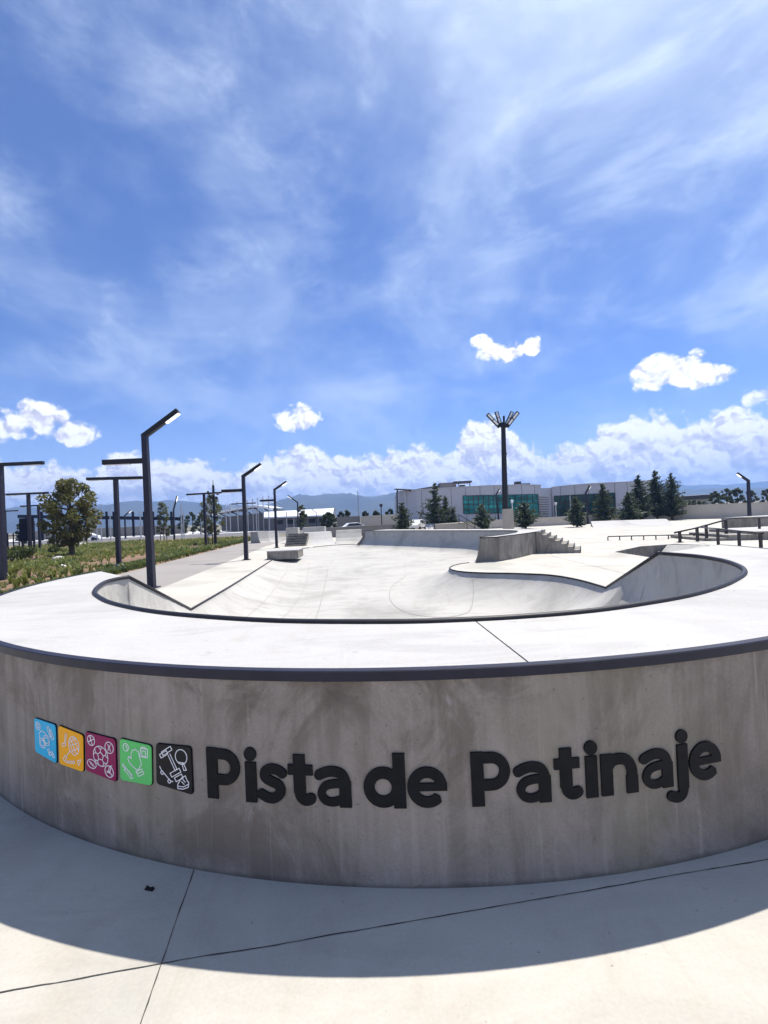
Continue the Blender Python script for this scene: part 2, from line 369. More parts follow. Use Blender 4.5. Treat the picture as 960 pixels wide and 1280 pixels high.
def build_world():
    w = bpy.data.worlds.new('World'); S.world = w; w.use_nodes = True
    nt = w.node_tree; bg = nt.nodes['Background']
    sky = nt.nodes.new('ShaderNodeTexSky'); sky.sky_type = 'NISHITA'; sky.sun_disc = False
    sky.sun_elevation = R_(SUN_EL); sky.sun_rotation = R_(SUN_AZ)
    sky.altitude = 2400; sky.air_density = 1.0; sky.dust_density = 0.6; sky.ozone_density = 2.5
    tc = nt.nodes.new('ShaderNodeTexCoord'); d = tc.outputs['Generated']
    sx = nt.nodes.new('ShaderNodeSeparateXYZ'); lk(nt, d, sx.inputs[0])
    az = M_(nt, 'MULTIPLY', M_(nt, 'ARCTAN2', sx.outputs[0], sx.outputs[1]), 180 / math.pi)
    el = M_(nt, 'MULTIPLY', M_(nt, 'ARCSINE', sx.outputs[2]), 180 / math.pi)
    def azel(px, py):
        r = ray(px, py).normalized(); return math.degrees(math.atan2(r.x, r.y)), math.degrees(math.asin(r.z))
    # top edge of the cumulus bank, as heights over azimuth
    prof = [(-60, 585), (0, 572), (60, 585), (110, 590), (140, 562), (165, 566), (190, 572), (240, 565), (285, 580), (310, 578), (340, 563), (400, 560), (460, 570), (495, 563),
            (520, 556), (545, 562), (570, 546), (590, 527), (610, 521), (635, 528), (660, 556), (700, 560), (735, 548), (765, 524), (790, 514), (830, 508), (870, 520), (905, 512), (935, 503), (960, 518), (1040, 530)]
    fc = nt.nodes.new('ShaderNodeFloatCurve'); cu = fc.mapping.curves[0]
    pts = [azel(*p) for p in prof]
    A0, A1, EM = -60.0, 60.0, 20.0
    while len(cu.points) < len(pts) + 2: cu.points.new(0.5, 0.5)
    allp = [(0.0, pts[0][1] / EM)] + [((a - A0) / (A1 - A0), e / EM) for a, e in pts] + [(1.0, 0.5)]
    for q, p in zip(cu.points, allp): q.location = p; q.handle_type = 'AUTO'
    fc.mapping.update()
    lk(nt, M_(nt, 'DIVIDE', M_(nt, 'SUBTRACT', az, A0), A1 - A0, clamp=True), fc.inputs['Value'])
    top = M_(nt, 'MULTIPLY', fc.outputs[0], EM)
    v = M_(nt, 'DIVIDE', M_(nt, 'SUBTRACT', top, el), 2.6)
    v = M_(nt, 'MINIMUM', v, 1.4)
    blobs = [(8, 532, 60, 26), (48, 524, 40, 26), (94, 543, 44, 18), (603, 426, 17, 10), (627, 440, 28, 15), (666, 432, 13, 14), (371, 521, 30, 20), (832, 464, 50, 26), (872, 470, 44, 18), (955, 497, 36, 19)]
    for (x, y, rx, ry) in blobs:
        a0, e0 = azel(x, y); ax, _e = azel(x + rx, y); _a, ey = azel(x, y - ry)
        q = M_(nt, 'ADD', M_(nt, 'POWER', M_(nt, 'DIVIDE', M_(nt, 'SUBTRACT', az, a0), abs(ax - a0)), 2.0), M_(nt, 'POWER', M_(nt, 'DIVIDE', M_(nt, 'SUBTRACT', el, e0), abs(ey - e0)), 2.0))
        v = M_(nt, 'MAXIMUM', v, M_(nt, 'MULTIPLY', M_(nt, 'SUBTRACT', 0.9, q), 0.66))
    cmb = nt.nodes.new('ShaderNodeCombineXYZ'); lk(nt, M_(nt, 'MULTIPLY', az, 0.01745), cmb.inputs[0]); lk(nt, M_(nt, 'MULTIPLY', el, 0.0195), cmb.inputs[1])
    flat = cmb.outputs[0]
    wq = nt.nodes.new('ShaderNodeTexNoise'); wq.noise_dimensions = '2D'; wq.inputs['Scale'].default_value = 34; wq.inputs['Detail'].default_value = 4; wq.inputs['Roughness'].default_value = 0.6
    lk(nt, flat, wq.inputs['Vector'])
    vm = nt.nodes.new('ShaderNodeVectorMath'); vm.operation = 'MULTIPLY_ADD'; lk(nt, wq.outputs['Color'], vm.inputs[0]); vm.inputs[1].default_value = (0.035, 0.035, 0); lk(nt, flat, vm.inputs[2])
    def lumps(off):
        q = nt.nodes.new('ShaderNodeVectorMath'); q.operation = 'ADD'; lk(nt, vm.outputs[0], q.inputs[0]); q.inputs[1].default_value = off
        out = None
        for sc, wt in ((14, 1.1), (34, 0.62), (90, 0.30)):
            vo = nt.nodes.new('ShaderNodeTexVoronoi'); vo.voronoi_dimensions = '2D'; vo.feature = 'SMOOTH_F1'; vo.inputs['Scale'].default_value = sc; vo.inputs['Smoothness'].default_value = 0.5
            lk(nt, q.outputs[0], vo.inputs['Vector'])
            t = M_(nt, 'MULTIPLY', M_(nt, 'SUBTRACT', 0.42, vo.outputs['Distance']), wt)
            out = t if out is None else M_(nt, 'ADD', out, t)
        return out
    L0 = lumps((0, 0, 0)); L1 = lumps((0.0045, 0.008, 0))
    nb = noise(nt, flat, 7.0, 4, 0.55); nf = wq.outputs['Fac']
    dens = M_(nt, 'ADD', v, M_(nt, 'ADD', M_(nt, 'MULTIPLY', L0, 0.75), M_(nt, 'MULTIPLY', M_(nt, 'SUBTRACT', nf, 0.5), 0.78)))
    cum = smooth(nt, dens, 0.0, 0.42)
    relief = M_(nt, 'MULTIPLY', M_(nt, 'SUBTRACT', L0, L1), 1.9)
    deep = smooth(nt, dens, 0.5, 2.0)
    lit = M_(nt, 'ADD', M_(nt, 'SUBTRACT', 0.90, M_(nt, 'MULTIPLY', deep, 0.42)), relief)
    lit = M_(nt, 'ADD', lit, M_(nt, 'MULTIPLY', M_(nt, 'SUBTRACT', nb, 0.5), 0.9), clamp=True)
    ccol = ramp(nt, lit, [(0.10, (7.8, 7.7, 9.2)), (0.42, (9.8, 9.6, 11.0)), (0.66, (12.4, 12.2, 12.6)), (0.92, (15.5, 15.5, 15.0))])
    # thin high cloud: streaks and veil
    st = noise(nt, mapping(nt, d, (2.2, 1.6, 6.0), (0.3, 0.9, 0.1), (0.0, R_(-32), R_(10))), 1.6, 6, 0.56, 0.35)
    st2 = noise(nt, mapping(nt, d, (2.4, 2.0, 3.0), (4.1, 0.2, 2.0), (0.0, R_(30), 0)), 1.7, 6, 0.58, 0.3)
    st3 = noise(nt, mapping(nt, d, (5.0, 4.0, 8.0), (1.3, 2.2, 5.0), (0.0, R_(-20), 0)), 1.9, 6, 0.62, 0.5)
    right = smooth(nt, az, -18.0, 45.0)
    left = smooth(nt, az, -5.0, -45.0)
    high = smooth(nt, el, 16.0, 46.0)
    veil = M_(nt, 'ADD', M_(nt, 'MULTIPLY', smooth(nt, st, 0.44, 0.76), M_(nt, 'ADD', 0.20, M_(nt, 'MULTIPLY', right, 0.42))), M_(nt, 'MULTIPLY', smooth(nt, st2, 0.40, 0.74), 0.30))
    veil = M_(nt, 'ADD', veil, M_(nt, 'MULTIPLY', M_(nt, 'MULTIPLY', smooth(nt, st3, 0.48, 0.78), smooth(nt, st2, 0.34, 0.56)), 0.22))
    veil = M_(nt, 'ADD', veil, M_(nt, 'MULTIPLY', M_(nt, 'MULTIPLY', high, M_(nt, 'ADD', right, M_(nt, 'MULTIPLY', left, 0.15))), 0.20), clamp=True)
    dt = nt.nodes.new('ShaderNodeVectorMath'); dt.operation = 'DOT_PRODUCT'; lk(nt, d, dt.inputs[0])
    dt.inputs[1].default_value = (math.cos(R_(SUN_EL)) * math.sin(R_(SUN_AZ)), math.cos(R_(SUN_EL)) * math.cos(R_(SUN_AZ)), math.sin(R_(SUN_EL)))
    halo = M_(nt, 'POWER', smooth(nt, dt.outputs['Value'], 0.74, 1.0), 1.6)     # thin cloud glowing round the sun
    veil = M_(nt, 'ADD', veil, M_(nt, 'MULTIPLY', halo, 0.5), clamp=True)
    low = smooth(nt, el, 14.0, 1.0)
    veil = M_(nt, 'MAXIMUM', veil, M_(nt, 'MULTIPLY', low, 0.40), clamp=True)
    base = mix(nt, 1.0, sky.outputs[0], SKY_TINT, 'MULTIPLY')
    c1 = mix(nt, veil, base, (9.2, 10.8, 13.2))
    c2 = mix(nt, cum, c1, ccol)
    lk(nt, c2, bg.inputs['Color']); bg.inputs['Strength'].default_value = 0.060
SKY_TINT = (1.10, 1.29, 1.78)
build_world()
S.world.cycles.sampling_method = 'MANUAL'; S.world.cycles.sample_map_resolution = 512

sun = bpy.data.lights.new('sun', 'SUN'); sun.energy = 5.0; sun.angle = R_(0.53); sun.color = (1.0, 0.955, 0.88)
so = bpy.data.objects.new('sun', sun); COL.objects.link(so)
sd = Vector((math.cos(R_(SUN_EL)) * math.sin(R_(SUN_AZ)), math.cos(R_(SUN_EL)) * math.cos(R_(SUN_AZ)), math.sin(R_(SUN_EL))))
so.rotation_euler = sd.to_track_quat('Z', 'Y').to_euler(); so.location = (20, 20, 40)

cam = bpy.data.cameras.new('camera'); co = bpy.data.objects.new('camera', cam); COL.objects.link(co); S.camera = co
cam.sensor_fit = 'VERTICAL'; cam.sensor_height = 24.0; cam.sensor_width = 18.0; cam.lens = F / 1280 * 24.0
cam.clip_start = 0.1; cam.clip_end = 20000
cx, cy_, cz = ray(481, 640) - ray(480, 640), ray(480, 639) - ray(480, 640), -ray(480, 640).normalized()
rot = Matrix((cx.normalized(), cy_.normalized(), cz)).transposed()
co.matrix_world = Matrix.Translation((0, 0, EYE)) @ rot.to_4x4()
S.view_settings.view_transform = 'Standard'; S.view_settings.look = 'None'; S.view_settings.exposure = 0.61; S.view_settings.gamma = 1.0
S.cycles.max_bounces = 6; S.cycles.diffuse_bounces = 4; S.cycles.glossy_bounces = 3; S.cycles.transmission_bounces = 4; S.cycles.volume_bounces = 0
S.cycles.use_denoising = True
S.cycles.sample_clamp_indirect = 6.0

# ------------------------------------------------------------------ skate bowl outline
CX, CY, RW, TOP = 0.48, 9.67, 6.80, 1.325          # centre, radius and height of the curved front wall
ZC = 1.11                                          # height of the far curved block
PL, PR = (-4.98, 9.12), (5.34, 9.25)
NL, NR = (-5.26, 12.61), (6.07, 13.14)
inner = [(x * 0.974, y * 0.974) for x, y in crom([PL, (-5.06, 8.85), (-4.98, 8.32), (-4.46, 7.21), (-3.86, 6.40), (-3.35, 5.87), (-2.70, 5.34), (-2.02, 4.93), (-1.04, 4.50), (0.0, 4.26), (0.62, 4.21), (1.25, 4.24), (1.87, 4.35), (2.45, 4.56),
              (3.08, 4.86), (3.70, 5.28), (4.24, 5.75), (4.66, 6.18), (5.03, 6.69), (5.34, 7.33), (5.50, 7.90), (5.54, 8.53), PR], 4)]
PL, PR = inner[0], inner[-1]
def lerp(a, b, t): return tuple(x + (y - x) * t for x, y in zip(a, b))
ring = []                                         # (x, y, top height, transition width)
ring += [lerp(NL, PL, t / 6) + (TOP * t / 6, 3.0 - 0.8 * t / 6) for t in range(6)]
ring += [p + (TOP, 1.9) for p in inner]
ring += [lerp(PR, NR, t / 6) + (TOP - TOP * t / 6, 2.2 + 0.5 * t / 6) for t in range(1, 7)]
right_edge = crom([NR, (5.98, 14.8), (5.55, 16.15), (4.55, 16.95), (3.6, 17.45), (2.95, 18.0), (2.62, 18.75), (2.62, 19.6), (3.0, 20.5), (3.55, 21.05), (4.05, 21.25)], 4)
ring += [p + (0.0, 2.2) for p in right_edge[1:]]
tip = (4.28, 21.36)
ccurve = crom([tip, (5.3, 22.3), (6.4, 23.8), (7.05, 25.2), (7.25, 26.3), (6.95, 27.2), (6.2, 28.2), (3.9, 31.4), (1.6, 34.6), (-1.6, 38.6)], 5)
ring += [p + (ZC, 1.35) for p in ccurve]
far_edge = crom([(-2.0, 39.4), (-3.4, 40.0), (-5.0, 39.2), (-6.3, 37.2), (-6.75, 33.5), (-6.72, 29.1), (-6.2, 23.4), (-5.6, 17.04), NL], 5)
ring += [p + (0.0, 3.0) for p in far_edge[:-1]]
# drop doubles
ring = [p for i, p in enumerate(ring) if math.hypot(p[0] - ring[i - 1][0], p[1] - ring[i - 1][1]) > 0.01]
PIT = [(p[0], p[1]) for p in ring]

def floor_z(y): return -1.0 + 0.78 * np.clip((y - 14) / 15.0, 0, 1) ** 1.2

def bowl_mesh():
    A = np.array(ring); B = np.roll(A, -1, axis=0)
    xs = np.arange(-7.2, 7.6, 0.17); ys = np.arange(3.9, 40.4, 0.19)
    gx, gy = np.meshgrid(xs, ys); P = np.c_[gx.ravel(), gy.ravel()] + np.random.RandomState(3).uniform(-0.02, 0.02, (gx.size, 2))
    def inside(P):
        c = np.zeros(len(P), bool)
        for a, b in zip(A, B):
            cond = ((a[1] > P[:, 1]) != (b[1] > P[:, 1])); dy = (b[1] - a[1]) or 1e-9
            c ^= cond & (P[:, 0] < (b[0] - a[0]) * (P[:, 1] - a[1]) / dy + a[0])
        return c
    def height(P, edge=False):
        zf = floor_z(P[:, 1]); best = zf.copy(); dmin = np.full(len(P), 1e9)
        for a, b in zip(A, B):
            ab = b[:2] - a[:2]; t = np.clip(((P - a[:2]) @ ab) / (ab @ ab), 0, 1)
            q = a[:2] + t[:, None] * ab; d = np.hypot(*(P - q).T); dmin = np.minimum(dmin, d)
            zt = a[2] + t * (b[2] - a[2]); w = a[3] + t * (b[3] - a[3])
            k = np.clip(1 - d / w, 0, 1)
            circ = 1 - np.sqrt(np.clip(1 - k * k, 0, 1)); soft = k ** 1.9
            g = np.where(zt > 0.6, circ, 0.45 * circ + 0.55 * soft)
            best = np.maximum(best, zf + (zt - zf) * g)
        return best, dmin
    P = P[inside(P)]; z, dm = height(P); P = P[dm > 0.42]
    ex = []
    for a, b in zip(A, B):
        ab = b[:2] - a[:2]; L = np.hypot(*ab); nrm = np.array([-ab[1], ab[0]]) / L
        for off in (0.03, 0.08, 0.15, 0.24, 0.34):
            m = max(1, int(round(L / 0.14)))
            for k in range(m): q = a[:2] + ab * (k + .5) / m; ex += [q + nrm * off, q - nrm * off]
    ex = np.array(ex); ex = ex[inside(ex)]; z, dm = height(ex); ex = ex[dm > 0.022]
    order = np.argsort(dm[dm > 0.022]); used = {}; sel = []
    for i in order:                                   # thin out where rows from neighbouring edges run into each other
        key = (int(ex[i][0] / .03), int(ex[i][1] / .05))
        if key in used: continue
        used[key] = 1; sel.append(i)
    P = np.vstack([P, ex[sel]])
    V, T = fill(PIT, [tuple(p) for p in P])
    V = np.array(V); z, dm = height(V)
    nb = len(PIT)
    for i in range(nb): z[i] = ring[i][2]
    mb = MB(); mb.add([(x, y, zz) for (x, y), zz in zip(V, z)], T)
    # construction joints: narrow strips lying on the surface
    def joint(pts, w=0.018, mi=1):
        pts = np.array(crom(pts, 8)); d = np.gradient(pts, axis=0); d /= np.linalg.norm(d, axis=1)[:, None]
        n = np.c_[-d[:, 1], d[:, 0]] * w / 2
        a, b = pts + n, pts - n; za, zb = height(a)[0] + 0.008, height(b)[0] + 0.008
        vs = [(p[0], p[1], q) for p, q in zip(a, za)] + [(p[0], p[1], q) for p, q in zip(b, zb)]; k = len(a)
        mb.add(vs, [(i, k + i, k + i + 1, i + 1) for i in range(k - 1)], mi)
    joint([(-2.25, 8.0), (-2.3, 14.0), (-2.6, 19.0), (-3.2, 26.0)], 0.035); joint([(-3.4, 13.5), (-3.5, 19.5), (-4.3, 26.5)], 0.02); joint([(-4.3, 13.2), (-4.5, 18.0), (-5.2, 25.0)], 0.02)
    joint([(-5.05, 12.0), (-3.9, 12.2), (-2.4, 12.6)]); joint([(-5.4, 16.5), (-4.0, 16.8), (-2.5, 17.0)]); joint([(-5.8, 21), (-4.4, 21.2), (-2.9, 21.3)])
    joint([(5.9, 11.6), (4.9, 11.2), (3.6, 10.9)]); joint([(3.2, 17.75), (3.0, 16.6), (2.5, 15.2), (1.6, 14.8), (0.6, 15.6), (0.1, 17.5), (0.2, 20.0), (0.9, 22.4)], 0.03)
    joint([(-2.3, 14.0), (0.0, 14.1), (3.6, 14.2)]); joint([(-2.6, 22), (0.0, 22.4), (1.2, 22.6)], 0.02)
    joint([(-4.75, 10.2), (-4.0, 10.1), (-3.0, 10.0)]); joint([(3.1, 32.4), (2.0, 31.2), (1.0, 30.3)]); joint([(5.6, 9.8), (4.6, 9.6), (3.6, 9.5)])
    return mb

bowl = thing('skate_bowl', 'pale concrete skate bowl behind a curved front wall with a dark steel edge', 'skate bowl', (0.4, 9.6, 0))
bowl_mesh().build('riding_surface', ['bowl', 'soft_seam'], bowl, True)

# curved front wall: outer skin, deck, end ramps
TH0, TH1 = R_(-96), R_(95)
NA = 120
def onw(th, r): return (CX + r * math.sin(th), CY - r * math.cos(th))
outer = [onw(TH0 + (TH1 - TH0) * i / NA, RW - 0.004) for i in range(NA + 1)]
mb = MB()
vs = []
for i in range(NA + 1):
    th = TH0 + (TH1 - TH0) * i / NA
    for z in (0.0, 0.4, 0.85, TOP - 0.062): vs.append(onw(th, RW) + (z,))
mb.add(vs, [(i * 4 + k, (i + 1) * 4 + k, (i + 1) * 4 + k + 1, i * 4 + k + 1) for i in range(NA) for k in range(3)])
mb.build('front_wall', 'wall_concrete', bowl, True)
deckpoly = outer + [p for p in reversed(inner)]
V, T = fill(deckpoly)
mb = MB(); mb.add([(x, y, TOP) for x, y in V], T)
j0, j1 = Vector((0.74, 4.16)), Vector((0.85, 2.90)); q = Vector(((j1 - j0).y, -(j1 - j0).x)).normalized() * 0.0035
mb.add([tuple(j0 - q) + (TOP + .003,), tuple(j0 + q) + (TOP + .003,), tuple(j1 + q) + (TOP + .003,), tuple(j1 - q) + (TOP + .003,)], [(0, 1, 2, 3), (3, 2, 1, 0)], 1)
for a0 in (-62, 38, 70):                          # further radial joints on the deck
    a, b = R_(a0), R_(a0 + 1)
    p0, p1 = Vector(onw(a, 5.75)), Vector(onw(a, RW - .02)); q = Vector(((p1 - p0).y, -(p1 - p0).x)).normalized() * 0.003
    mb.add([tuple(p0 - q) + (TOP + .003,), tuple(p0 + q) + (TOP + .003,), tuple(p1 + q) + (TOP + .003,), tuple(p1 - q) + (TOP + .003,)], [(0, 1, 2, 3), (3, 2, 1, 0)], 1)
mb.build('raised_deck', ['deck', 'seam'], bowl)
# dark steel band round the top edge
mb = MB(); vs = []
prof = [(RW - 0.035, TOP + 0.006), (RW + 0.020, TOP + 0.006), (RW + 0.026, TOP), (RW + 0.026, TOP - 0.058), (RW + 0.002, TOP - 0.062)]
for i in range(NA + 1):
    th = TH0 + (TH1 - TH0) * i / NA
    for r, z in prof: vs.append(onw(th, r) + (z,))
k = len(prof)
mb.add(vs, [(i * k + j + 1, i * k + j, (i + 1) * k + j, (i + 1) * k + j + 1) for i in range(NA) for j in range(k - 1)])
mb.build('edge_band', 'navy_steel', bowl)
# ramps behind both ends of the raised deck
for P0, N0, th, end in ((PL, NL, TH0, (-6.5, 13.4)), (PR, NR, TH1, (7.4, 13.6))):
    o = onw(th, RW); mb = MB()
    vs = [P0 + (TOP,), o + (TOP,), end + (0.0,), N0 + (0.0,), o + (0.0,)]
    mb.add(vs, [(0, 3, 2, 1), (0, 1, 2, 3), (1, 2, 4), (1, 4, 2)])
    mb.build('end_ramp', 'deck', bowl)
# coping pipe
def lift(p, dz=0.0): return (p[0], p[1], p[2] + dz)
i0 = PIT.index(PL) if PL in PIT else 6
mb = MB(); mb.tube([(p[0], p[1], TOP + 0.004) for p in inner], 0.034, 8); mb.build('coping', 'coping_steel', bowl, True)
mb = MB(); mb.tube([(p[0], p[1], 0.004) for p in far_edge[::-1][:-14]] + [], 0.030, 7); mb.build('coping', 'coping_steel', bowl, True)
mb = MB(); mb.tube([NL + (0.01,), PL + (TOP + 0.01,)], 0.036, 7); mb.build('coping', 'coping_steel', bowl, True)
mb = MB(); mb.tube([NR + (0.01,), PR + (TOP + 0.01,)], 0.036, 7); mb.build('coping', 'coping_steel', bowl, True)
mb = MB(); mb.tube([(p[0], p[1], 0.004) for p in right_edge[:-3]], 0.030, 7); mb.build('coping', 'coping_steel', bowl, True)
mb = MB(); mb.tube([(p[0], p[1], 0.004) for p in far_edge[1:14]], 0.030, 7); mb.build('coping', 'coping_steel', bowl, True)

# ------------------------------------------------------------------ ground
HOLE2 = [(11.3, 19.6), (14.8, 19.6), (16.9, 25.0), (16.1, 26.4), (13.86, 25.8), (11.24, 23.29)]
def sheet(name, poly, z, mat, holes=(), kind='structure', joints=()):
    V, T = fill(poly, holes=holes); mb = MB(); mb.add([(x, y, z) for x, y in V], T)
    rj = np.random.RandomState(5)
    for a, b, w in joints:
        a, b = Vector(a), Vector(b); q = Vector(((b - a).y, -(b - a).x)).normalized(); n = max(2, int((b - a).length / .06)); n = min(n, 260); vs = []; wob = 0.0
        for i in range(n + 1):
            wob = .85 * wob + rj.normal(0, .0011); c = a.lerp(b, i / n) + q * wob; h = q * w / 2 * rj.uniform(.45, 1.35)
            vs += [tuple(c - h) + (z + .003,), tuple(c + h) + (z + .003,)]
        mb.add(vs, [(2 * i + 2, 2 * i + 3, 2 * i + 1, 2 * i) for i in range(n)], 1)
    o = mb.build(name, [mat, 'seam'] if joints else mat); tag(o, kind=kind); return o
G = 5000
sheet('ground', [(-G, -900), (G, -900), (G, G), (-G, G)], 0.0, 'earth', [PIT, HOLE2])
def ext(a, b, k0, k1):
    a, b = Vector(a), Vector(b); return tuple(a + (b - a) * k0), tuple(a + (b - a) * k1)
jl = [ext((-1.23, 2.46), (2.32, 2.99), -1.2, 3.0) + (0.006,), ext((-1.33, 3.02), (-1.21, 2.17), -0.16, 6.0) + (0.006,), ((-40, 1.2), (-1.2, 2.45), 0.009) if False else ((-1.2, -3.2), (3.4, -2.5), 0.009)]
jl += [((-1.2, 30), (-1.2, 30.1), 0.01)][:0]
jl += [((7.9, 22.5 + 0 * k), (7.9, 14.0), 0.02) for k in range(1)] + [((6.2, 18.2), (14.0, 17.2), 0.02), ((9.5, 32.0), (30, 31.5), 0.03), ((20, 15), (20, 50), 0.03), ((-6.9, 22), (-9.1, 22.2), 0.02), ((-7.1, 29.8), (-9.6, 30.0), 0.02)]
sheet('pavement', [(-70, -60), (70, -60), (70, 66), (-11.6, 66), (-10.75, 42.5), (-8.1, 16.3), (-7.6, 12.0), (-30, 12.0), (-70, 12.0)], 0.004, 'paving', [PIT, HOLE2], joints=jl)
sheet('walkway', [(-8.1, 16.3), (-10.75, 42.5), (-11.6, 66), (-16.7, 66), (-15.8, 54.5), (-13.2, 25.5), (-12.4, 15.5), (-7.75, 13.2)], 0.004, 'walkway')
sheet('side_path', [(-70, 12.0), (-15.5, 12.0), (-17.2, 19.0), (-19.4, 24.0), (-26.5, 31.5), (-70, 34.0)], 0.004, 'pale_paving')
sheet('parking_lot', [(-190, 84), (-9, 80), (-9, 160), (-190, 160)], 0.006, 'asphalt')
sheet('far_pavement', [(-200, 104), (-24, 104), (-26, 150), (-200, 150)], 0.012, 'pale_paving')
# sunken triangular channel right of the bowl
sunk = thing('sunken_channel', 'sunken triangular concrete channel cut into the deck in front of the low flat rail', 'skate ramp', (14, 23, 0))
mb = MB(); n = len(HOLE2)
mb.add([p + (0.004,) for p in HOLE2] + [p + (-0.75,) for p in HOLE2], [((i + 1) % n, i, n + i, n + (i + 1) % n) for i in range(n)])
V, T = fill(HOLE2); mb.add([(x, y, -0.75) for x, y in V], T)
mb.build('side_wall', 'block', sunk)
mb = MB(); mb.add([(15.6, 26.2, 0.0), (16.85, 25.05, 0.0), (15.4, 21.3, 0.0), (14.7, 22.4, -0.74), (14.4, 25.4, -0.74)], [(0, 4, 3, 2, 1)]); mb.build('bank', 'bowl', sunk)

# small dark slot cast in the front pavement
p = at(187, 1113); mb = MB(); mb.box((p.x, p.y, 0.009), (0.058, 0.020, 0.008), -0.25); mb.box((p.x + .02, p.y - .002, 0.014), (0.016, 0.012, 0.012), 0.35); mb.box((p.x - 0.014, p.y + 0.004, 0.015), (0.012, 0.018, 0.018), 0.8)
tag(mb.build('metal_stub', 'black_steel'), 'small jagged black metal stub in the shaded pavement below the wall', 'metal stub')

# ------------------------------------------------------------------ lettering on the wall
def wall_map(s, z, off): th = s * 0.985 / RW; return onw(th, RW + off) + (z,)
def plate(V, T, off0, off1, mb, mi=0):
    n = len(V); mb.add([wall_map(s, z, off1) for s, z in V], T, mi)
    cnt = {}
    for f in T:
        for i in range(3):
            e = (f[i], f[(i + 1) % 3]); cnt[e] = cnt.get(e, 0) + 1
    vs, fs = [], []
    for (a, b) in cnt:
        if (b, a) in cnt: continue
        k = len(vs); vs += [wall_map(*V[a], off0), wall_map(*V[b], off0), wall_map(*V[b], off1), wall_map(*V[a], off1)]; fs.append((k, k + 1, k + 2, k + 3))
    mb.add(vs, fs, mi)
B0, XH, AS = 0.493, 0.745, 0.818
W = 0.077
def rect(x0, x1, z0, z1): return [[(x0, z0), (x1, z0), (x1, z1), (x0, z1)]]
def disc(x, z, r): return [[(x + r * math.cos(k * math.pi / 12), z + r * math.sin(k * math.pi / 12)) for k in range(24)]]
def gP(s): return rect(s, s + W, B0, AS) + stroke([(s + .04, AS - .036), (s + .125, AS - .036)] + arc(s + .125, .700, .082, 90, -90, 14) + [(s + .04, .618)], .066)
def gi(s): return rect(s, s + W, B0, XH) + disc(s + W / 2, .795, .043)
def gs(s): return stroke(crom([(s + .170, .683), (s + .135, .705), (s + .092, .711), (s + .050, .694), (s + .048, .655), (s + .092, .632), (s + .138, .611), (s + .148, .566), (s + .110, .532), (s + .065, .529), (s + .010, .554)], 5), .063)
def gt(s): return rect(s + .036, s + .036 + W, .57, .808) + rect(s, s + .162, .682, XH) + stroke(crom([(s + .0745, .60), (s + .0745, .572), (s + .086, .542), (s + .115, .528), (s + .150, .541)], 6), .068)
def ga(s): return rect(s + .150, s + .226, B0, .65) + stroke(crom([(s + .188, .62), (s + .188, .655), (s + .165, .697), (s + .110, .711), (s + .062, .703), (s + .018, .684)], 6), .062) + stroke(crom([(s + .19, .637), (s + .115, .635), (s + .062, .619), (s + .036, .578), (s + .055, .537), (s + .100, .523), (s + .150, .535), (s + .19, .565)], 6), .052)
def gd(s): return rect(s + .184, s + .261, B0, AS + .006) + stroke(arc(s + .122, .619, .088, 0, 360, 28)[:-1], .069, True)
def ge(s): return stroke(arc(s + .124, .617, .090, 0, 316, 26), .065) + rect(s + .040, s + .246, .595, .642)
def gn(s): return rect(s, s + W, B0, XH) + stroke(crom([(s + .04, .655), (s + .072, .698), (s + .122, .710), (s + .178, .694), (s + .207, .64), (s + .207, .58)], 6), .067) + rect(s + .169, s + .246, B0, .60)
def gj(s): return rect(s + .072, s + .149, .47, XH) + stroke(crom([(s + .111, .50), (s + .111, .465), (s + .096, .432), (s + .060, .420), (s + .012, .436)], 6), .064) + disc(s + .1105, .795, .043)
mb = MB()
for fn, s in ((gP, -1.741), (gi, -1.464), (gs, -1.374), (gt, -1.171), (ga, -.992), (gd, -.688), (ge, -.42), (gP, -.025), (ga, .240), (gt, .490), (gi, .69), (gn, .79), (ga, 1.058), (gj, 1.249), (ge, 1.407)):
    V, T = union(fn(s)); plate(V, T, 0.0, 0.012, mb)
tag(mb.build('wall_lettering', 'letter_black'), 'raised black letters reading Pista de Patinaje on the curved wall', 'lettering')

# sport plaques
def rounded(q, r=0.028, n=5):
    out = []; m = len(q)
    for i in range(m):
        p, a, b = Vector(q[i]), Vector(q[i - 1]), Vector(q[(i + 1) % m])
        u, v = (a - p).normalized() * r, (b - p).normalized() * r
        for k in range(n + 1):
            t = k / n; out.append(tuple((p + u) * (1 - t) ** 2 + p * 2 * t * (1 - t) + (p + v) * t ** 2))
    return out
def circ(x, y, r, n=18, ry=None): return ('c', arc(x, y, r, 0, 360, n, ry)[:-1])
def ln(*p): return ('l', list(p))
def cl(*p): return ('c', list(p))
def poly6(x, y, r, a0=90, n=6): return ('c', [(x + r * math.cos(R_(a0 + 360 * k / n)), y + r * math.sin(R_(a0 + 360 * k / n))) for k in range(n)])
def rotbox(x, y, w, h, a):
    ca, sa = math.cos(R_(a)), math.sin(R_(a)); return ('c', [(x + i * w / 2 * ca - j * h / 2 * sa, y + i * w / 2 * sa + j * h / 2 * ca) for i, j in ((-1, -1), (1, -1), (1, 1), (-1, 1))])
def rays_(x, y, r0, r1, n, a0=90): return [ln((x + r0 * math.cos(R_(a0 + 360 * k / n)), y + r0 * math.sin(R_(a0 + 360 * k / n))), (x + r1 * math.cos(R_(a0 + 360 * k / n)), y + r1 * math.sin(R_(a0 + 360 * k / n)))) for k in range(n)]
